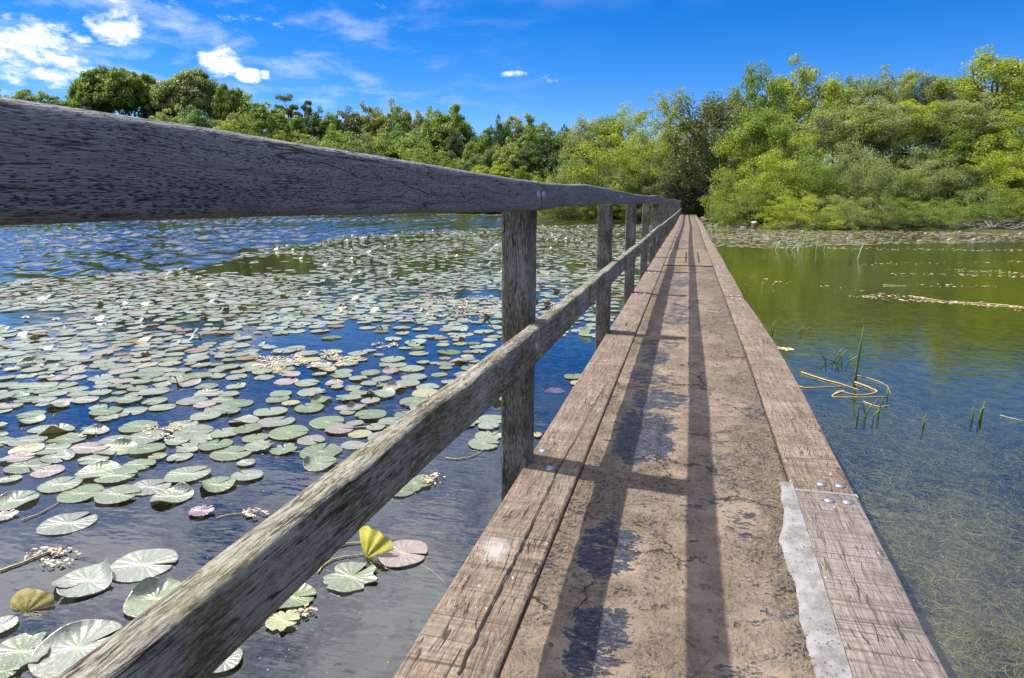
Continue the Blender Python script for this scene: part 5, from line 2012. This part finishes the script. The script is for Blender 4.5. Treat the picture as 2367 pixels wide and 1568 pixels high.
dry = [
    ([(1852, 862), (1900, 878), (1945, 890), (1985, 903)], .010, 'broad dry straw leaf slanting across the floating straw tangle'),
    ([(1835, 890), (1860, 898), (1910, 896), (1960, 893)], .007, 'thin dry straw leaf on the left of the straw tangle'),
    ([(1975, 885), (2010, 898), (2025, 908), (1985, 915), (1940, 905)], .009, 'looped dry straw leaf in the middle of the straw tangle'),
    ([(1925, 915), (1935, 908), (1950, 905), (1922, 918), (1980, 920), (2050, 918)], .008, 'long bent dry straw leaf along the front of the tangle'),
    ([(1975, 868), (2020, 880), (2050, 895), (2056, 912)], .005, 'curved thin straw arching over the tangle'),
    ([(1995, 930), (2030, 942), (2055, 938)], .007, 'short dry straw below the tangle'),
    ([(2205, 700), (2290, 704), (2366, 712), (2420, 720)], .014, 'long straight pale straw near the right edge'),
    ([(2040, 660), (2100, 662)], .012, 'short pale straw floating far out on the green water'),
    ([(2100, 685), (2200, 700)], .010, 'pale straw ending at the long straight one'),
    ([(2310, 962), (2366, 975), (2420, 985)], .004, 'pale green blade lying on the water at the right edge'),
]
for pts_, r, lab in dry:
    stalk('dry_reed', pts_, r, M_STRAW if 'blade' not in lab else M_REEDPALE, lab, 'dry reed', None, DGp)


def reed(px, py, h, label, blades, mat, r=.006, group='green reeds standing in the right water'):
    """blades: (dx, dy, lean_x, height factor, bend) around the base"""
    p = on_z(px, py)
    mb = MB()
    for (dx, dy, lx, hf, bend) in blades:
        b = Vector((dx, dy, -.10))
        hh = h * hf
        pts = [b, Vector((dx + lx * .1, dy, 0)), Vector((dx + lx * .55, dy, hh * .62))]
        if bend:
            pts += [Vector((dx + lx * .6 + .01, dy, hh * .66)), Vector((dx + lx + bend, dy + .02, hh * (.55 if abs(bend) > .1 else .95)))]
        else:
            pts += [Vector((dx + lx, dy, hh))]
        mb.tube(pts, [r, r, r * .85] + [r * .6] * (len(pts) - 4) + [r * .25], 5)
    o = link('reed_clump', mb.mesh('reed_clump', mat, True))
    o.location = (p.x, p.y, 0)
    o.rotation_euler = (0, 0, YAW)
    return tag(o, label, 'reeds', group)


reed(1975, 872, .46, 'tall dark green reed standing straight up in the right water', [(0, 0, .03, 1, 0), (.012, .01, .02, .7, 0)], M_REED, .010)
reed(1935, 838, .16, 'tangled green reeds bending over just behind the straw tangle', [(-.10, 0, -.1, .8, -.2), (0, .02, .12, 1, .10), (.05, 0, -.08, .9, -.05), (.1, .03, .2, .6, .15), (-.02, .05, .10, .9, 0), (.02, .0, -.3, .5, -.1)], M_REED, .007)
reed(1998, 962, .13, 'dark broken reed stalks crossing in front of the straw tangle', [(-.05, 0, .0, 1, -.09), (.0, .0, .07, 1.0, .02), (.02, .02, -.05, .9, 0), (.10, .01, .02, 1.1, 0), (.06, .0, .06, .5, .08)], M_REED, .006)
reed(2132, 985, .10, 'single short dark reed right of the broken stalks', [(0, 0, .0, 1, .03), (.01, .01, .02, .5, 0)], M_REED, .005)
reed(2262, 968, .12, 'pair of short upright reeds near the right edge', [(0, 0, .02, 1, .02), (-.05, 0, .0, .7, 0), (.02, .01, .01, 1.05, 0)], M_REED, .007)
reed(2050, 918, .10, 'short bent reed at the end of the straw tangle', [(0, 0, -.01, 1, .07)], M_REED, .006)
reed(1778, 772, .16, 'thin reed close against the right beam of the bridge', [(0, 0, .04, 1, .02), (.03, 0, .03, .7, 0)], M_REED, .006)
reed(1815, 578, .55, 'pale green reed tuft in the middle of the right water', [(-.35, 0, .3, .8, .25), (-.2, 0, .1, 1, 0), (0, 0, .25, .7, .3), (.1, .1, -.3, .7, -.3), (.3, 0, .05, .9, .1), (.4, .1, .3, .5, .3), (.55, 0, .05, 1.0, 0), (-.5, 0, -.25, .5, -.2), (.1, -.1, .4, .5, .35)], M_REEDPALE, .018)
reed(1860, 578, .5, 'sparse pale reed stalks right of the pale reed tuft', [(-.2, 0, .05, 1, .2), (.1, 0, -.05, .8, 0), (.35, 0, .05, 1.0, -.1), (.6, 0, .1, .7, .2)], M_REEDPALE, .014)
reed(1982, 598, .42, 'single pale leaning reed out on the green water', [(0, 0, .12, 1, 0), (.04, 0, .02, .5, 0)], M_REEDPALE, .02)
reed(1760, 665, .12, 'few short reed tips on the green water near the bridge', [(0, 0, .02, 1, 0), (.2, .1, .08, .7, 0), (-.25, 0, -.05, .6, 0)], M_REEDPALE, .008)
reed(1845, 765, .07, 'short green blade poking up in front of the tree reflections', [(0, 0, .1, 1, 0), (.03, 0, .16, .7, 0)], M_REED, .007)
reed(1655, 540, .28, 'fresh green leafy tuft growing against the far right beam', [(-.3, 0, -.1, 1, -.12), (-.2, .1, .1, 1.1, .1), (0, 0, .2, .9, .2), (.15, 0, .3, .8, .2), (.3, .1, .1, .6, .2), (-.1, 0, -.15, .9, -.1), (.1, .05, -.1, 1, 0)], simple('fresh leaf tuft', (.16, .22, .03), (.26, .32, .05), 4.0), .03)

# submerged weed on the right --------------------------------------------------
def weed():
    rs = np.random.default_rng(6)
    V, F4 = [], []
    n = 80000
    for s in range(n):
        D = 1.2 + 4.3 * rs.random() ** 1.15
        px = rs.uniform(1850, 2640) if D < 4 else rs.uniform(1720, 2600)
        q = (px - 1183) / FPX
        x, y = D * (FWD.x + q * RGT.x), D * (FWD.y + q * RGT.y)
        if x < .80 + .45 * rs.random():
            continue
        if mnoise.noise(Vector((x * 1.5, y * 1.5, 0))) + .6 * mnoise.noise(Vector((x * 5, y * 5, 3))) < rs.uniform(-.45, .25):
            continue
        a = rs.uniform(0, 6.28)
        L = rs.uniform(.04, .19)
        seg = 6
        z = -rs.uniform(.18, .5)
        w = rs.uniform(.0005, .0015)
        dz = rs.uniform(-.1, .12)
        cur = rs.normal() * .55
        p = np.array([x, y, z])
        o = len(V)
        for k in range(seg + 1):
            dirx, diry = math.cos(a), math.sin(a)
            V.append((p[0] - diry * w, p[1] + dirx * w, p[2]))
            V.append((p[0] + diry * w, p[1] - dirx * w, p[2] + w * .6))
            p = p + np.array([dirx, diry, dz]) * (L / seg)
            p[2] = min(p[2], -.16)
            a += cur + rs.normal() * .3
        for k in range(seg):
            F4.append((o + 2 * k, o + 2 * k + 1, o + 2 * k + 3, o + 2 * k + 2))
    o = link('water_weed', mesh_np('water_weed', np.array(V), np.array(F4), M_WEED))
    o['kind'] = 'stuff'
    o['label'] = 'yellow-green water weed under the clear right water'


weed()

# ================================================================== SKY AND LIGHT
SUN_H = Vector((-.600, .076, 1.0)).normalized()
elev = math.asin(SUN_H.z)
azim = math.atan2(SUN_H.x, SUN_H.y)      # clockwise from +Y
w = bpy.data.worlds.new('World')
scene.world = w
w.use_nodes = True
nt = w.node_tree
nt.nodes.clear()
out = nt.nodes.new('ShaderNodeOutputWorld')
sky = nd(nt, 'TexSky', sky_type='NISHITA')
sky.sun_disc = False
sky.sun_elevation = elev
sky.sun_rotation = azim
sky.altitude = 2000
sky.air_density = 1.0
sky.dust_density = 0.2
sky.ozone_density = 4.0
d = nd(nt, 'TexCoord').outputs['Generated']
sep = nd(nt, 'SeparateXYZ', {0: d})
dz = mth(nt, 'MAXIMUM', sep.outputs[2], 0.02)
SKY_SAT, SKY_GAM = 1.42, 1.0
col = nd(nt, 'HueSaturation', {'Hue': 0.512, 'Saturation': SKY_SAT, 'Value': 0.9, 'Color': sky.outputs[0]}).outputs[0]
# cumulus wisps: noise on the cloud layer, gathered where the photograph has them
pl = nd(nt, 'CombineXYZ', {0: mth(nt, 'DIVIDE', sep.outputs[0], mth(nt, 'ADD', dz, .12)), 1: mth(nt, 'DIVIDE', sep.outputs[1], mth(nt, 'ADD', dz, .12)), 2: 0.0}).outputs[0]
n1 = tex_noise(nt, vscale(nt, pl, (1, 1, 1)), 3.4, 8.0, 0.6, 0.25)
n2 = tex_noise(nt, vscale(nt, d, (7.0, 7.0, 15.0)), 4.4, 9.0, 0.64, 0.2)
mask = None
BL = [(60, 120, 130, 80, 1.0), (130, 160, 120, 40, .85), (0, 60, 70, 40, .8), (180, 110, 40, 40, .7), (272, 60, 62, 42, .95), (225, 35, 60, 30, .45), (300, 4, 120, 20, .8), (485, 10, 50, 14, .6), (545, 42, 75, 14, .7), (665, 60, 50, 10, .5), (905, 10, 60, 14, .45), (1000, 28, 34, 10, .45), (515, 140, 55, 38, 1.0), (572, 176, 34, 20, .95), (612, 175, 22, 12, .7), (684, 117, 30, 12, .6), (755, 128, 30, 6, .3), (1185, 172, 52, 9, .85), (1240, 178, 30, 8, .6), (1280, 187, 40, 6, .5), (1475, 170, 45, 5, .4), (1530, 187, 70, 6, .35), (70, 185, 160, 14, .5), (700, 190, 60, 10, .25), (2366, 40, 80, 16, .3)]
for (px, py, rx, ry, s) in BL:
    c = ray(px, py).normalized()
    rt = Vector((c.y, -c.x, 0)).normalized()
    up = rt.cross(c)
    df = nd(nt, 'VectorMath', {0: d, 1: tuple(c)}, operation='SUBTRACT').outputs[0]
    a = mth(nt, 'DIVIDE', nd(nt, 'VectorMath', {0: df, 1: tuple(rt)}, operation='DOT_PRODUCT').outputs['Value'], rx * 1.12 / FPX)
    b = mth(nt, 'DIVIDE', nd(nt, 'VectorMath', {0: df, 1: tuple(up)}, operation='DOT_PRODUCT').outputs['Value'], ry * 1.12 / FPX)
    q = mth(nt, 'ADD', mth(nt, 'MULTIPLY', a, a), mth(nt, 'MULTIPLY', b, b))
    g = mth(nt, 'MULTIPLY', step(nt, q, 1.3, 0.0), min(1.3, (s * 1.1 + .16) if rx <= 62 else s + .14))
    mask = g if mask is None else mth(nt, 'MAXIMUM', mask, g)
cl = mth(nt, 'MULTIPLY', step(nt, mth(nt, 'ADD', mth(nt, 'MULTIPLY', mth(nt, 'SUBTRACT', mask, 1.0), 0.46), n2), 0.38, 0.72), step(nt, mask, 0.0, 0.25))
veil = mth(nt, 'MULTIPLY', mth(nt, 'MULTIPLY', step(nt, n1, 0.45, 0.8), 0.5), step(nt, mth(nt, 'SUBTRACT', 0.0, sep.outputs[0]), 0.1, 0.75))
high = mth(nt, 'MULTIPLY', step(nt, n1, 0.30, 0.60), mth(nt, 'MULTIPLY', step(nt, dz, .24, .55), .9))  # overhead cloud out of view, mirrored in the water, strengthened as white fill light
cf = mth(nt, 'MAXIMUM', cl, veil, clamp=True)
SKY_STR = 0.075
FILL_CLOUD = 13.5
cc = mix(nt, cf, col, (7.4, 7.5, 7.7))
high = mth(nt, 'MULTIPLY', high, step(nt, sep.outputs[0], .40, -.05, .3, 1.0))
cc = mix(nt, high, cc, (FILL_CLOUD, FILL_CLOUD * 1.0, FILL_CLOUD * 1.02))
bg = nd(nt, 'Background', {'Color': cc, 'Strength': SKY_STR})
nt.links.new(bg.outputs[0], out.inputs[0])

sl = bpy.data.lights.new('sun', 'SUN')
sl.energy = 3.0
sl.angle = R_(0.55)
sl.color = (1.0, 0.94, 0.84)
so = bpy.data.objects.new('sun', sl)
COL.objects.link(so)
so.rotation_euler = (-SUN_H).to_track_quat('-Z', 'Y').to_euler()
so.location = SUN_H * 60

# ================================================================== RENDER
scene.view_settings.view_transform = 'Standard'
scene.view_settings.look = 'None'
scene.view_settings.exposure = 1.32
scene.view_settings.gamma = 1.0
scene.cycles.use_denoising = True
scene.cycles.max_bounces = 6
scene.cycles.diffuse_bounces = 3
scene.cycles.glossy_bounces = 3
scene.cycles.transmission_bounces = 3
scene.cycles.transparent_max_bounces = 8
scene.cycles.caustics_reflective = False
scene.cycles.caustics_refractive = False
scene.cycles.sample_clamp_indirect = 6.0
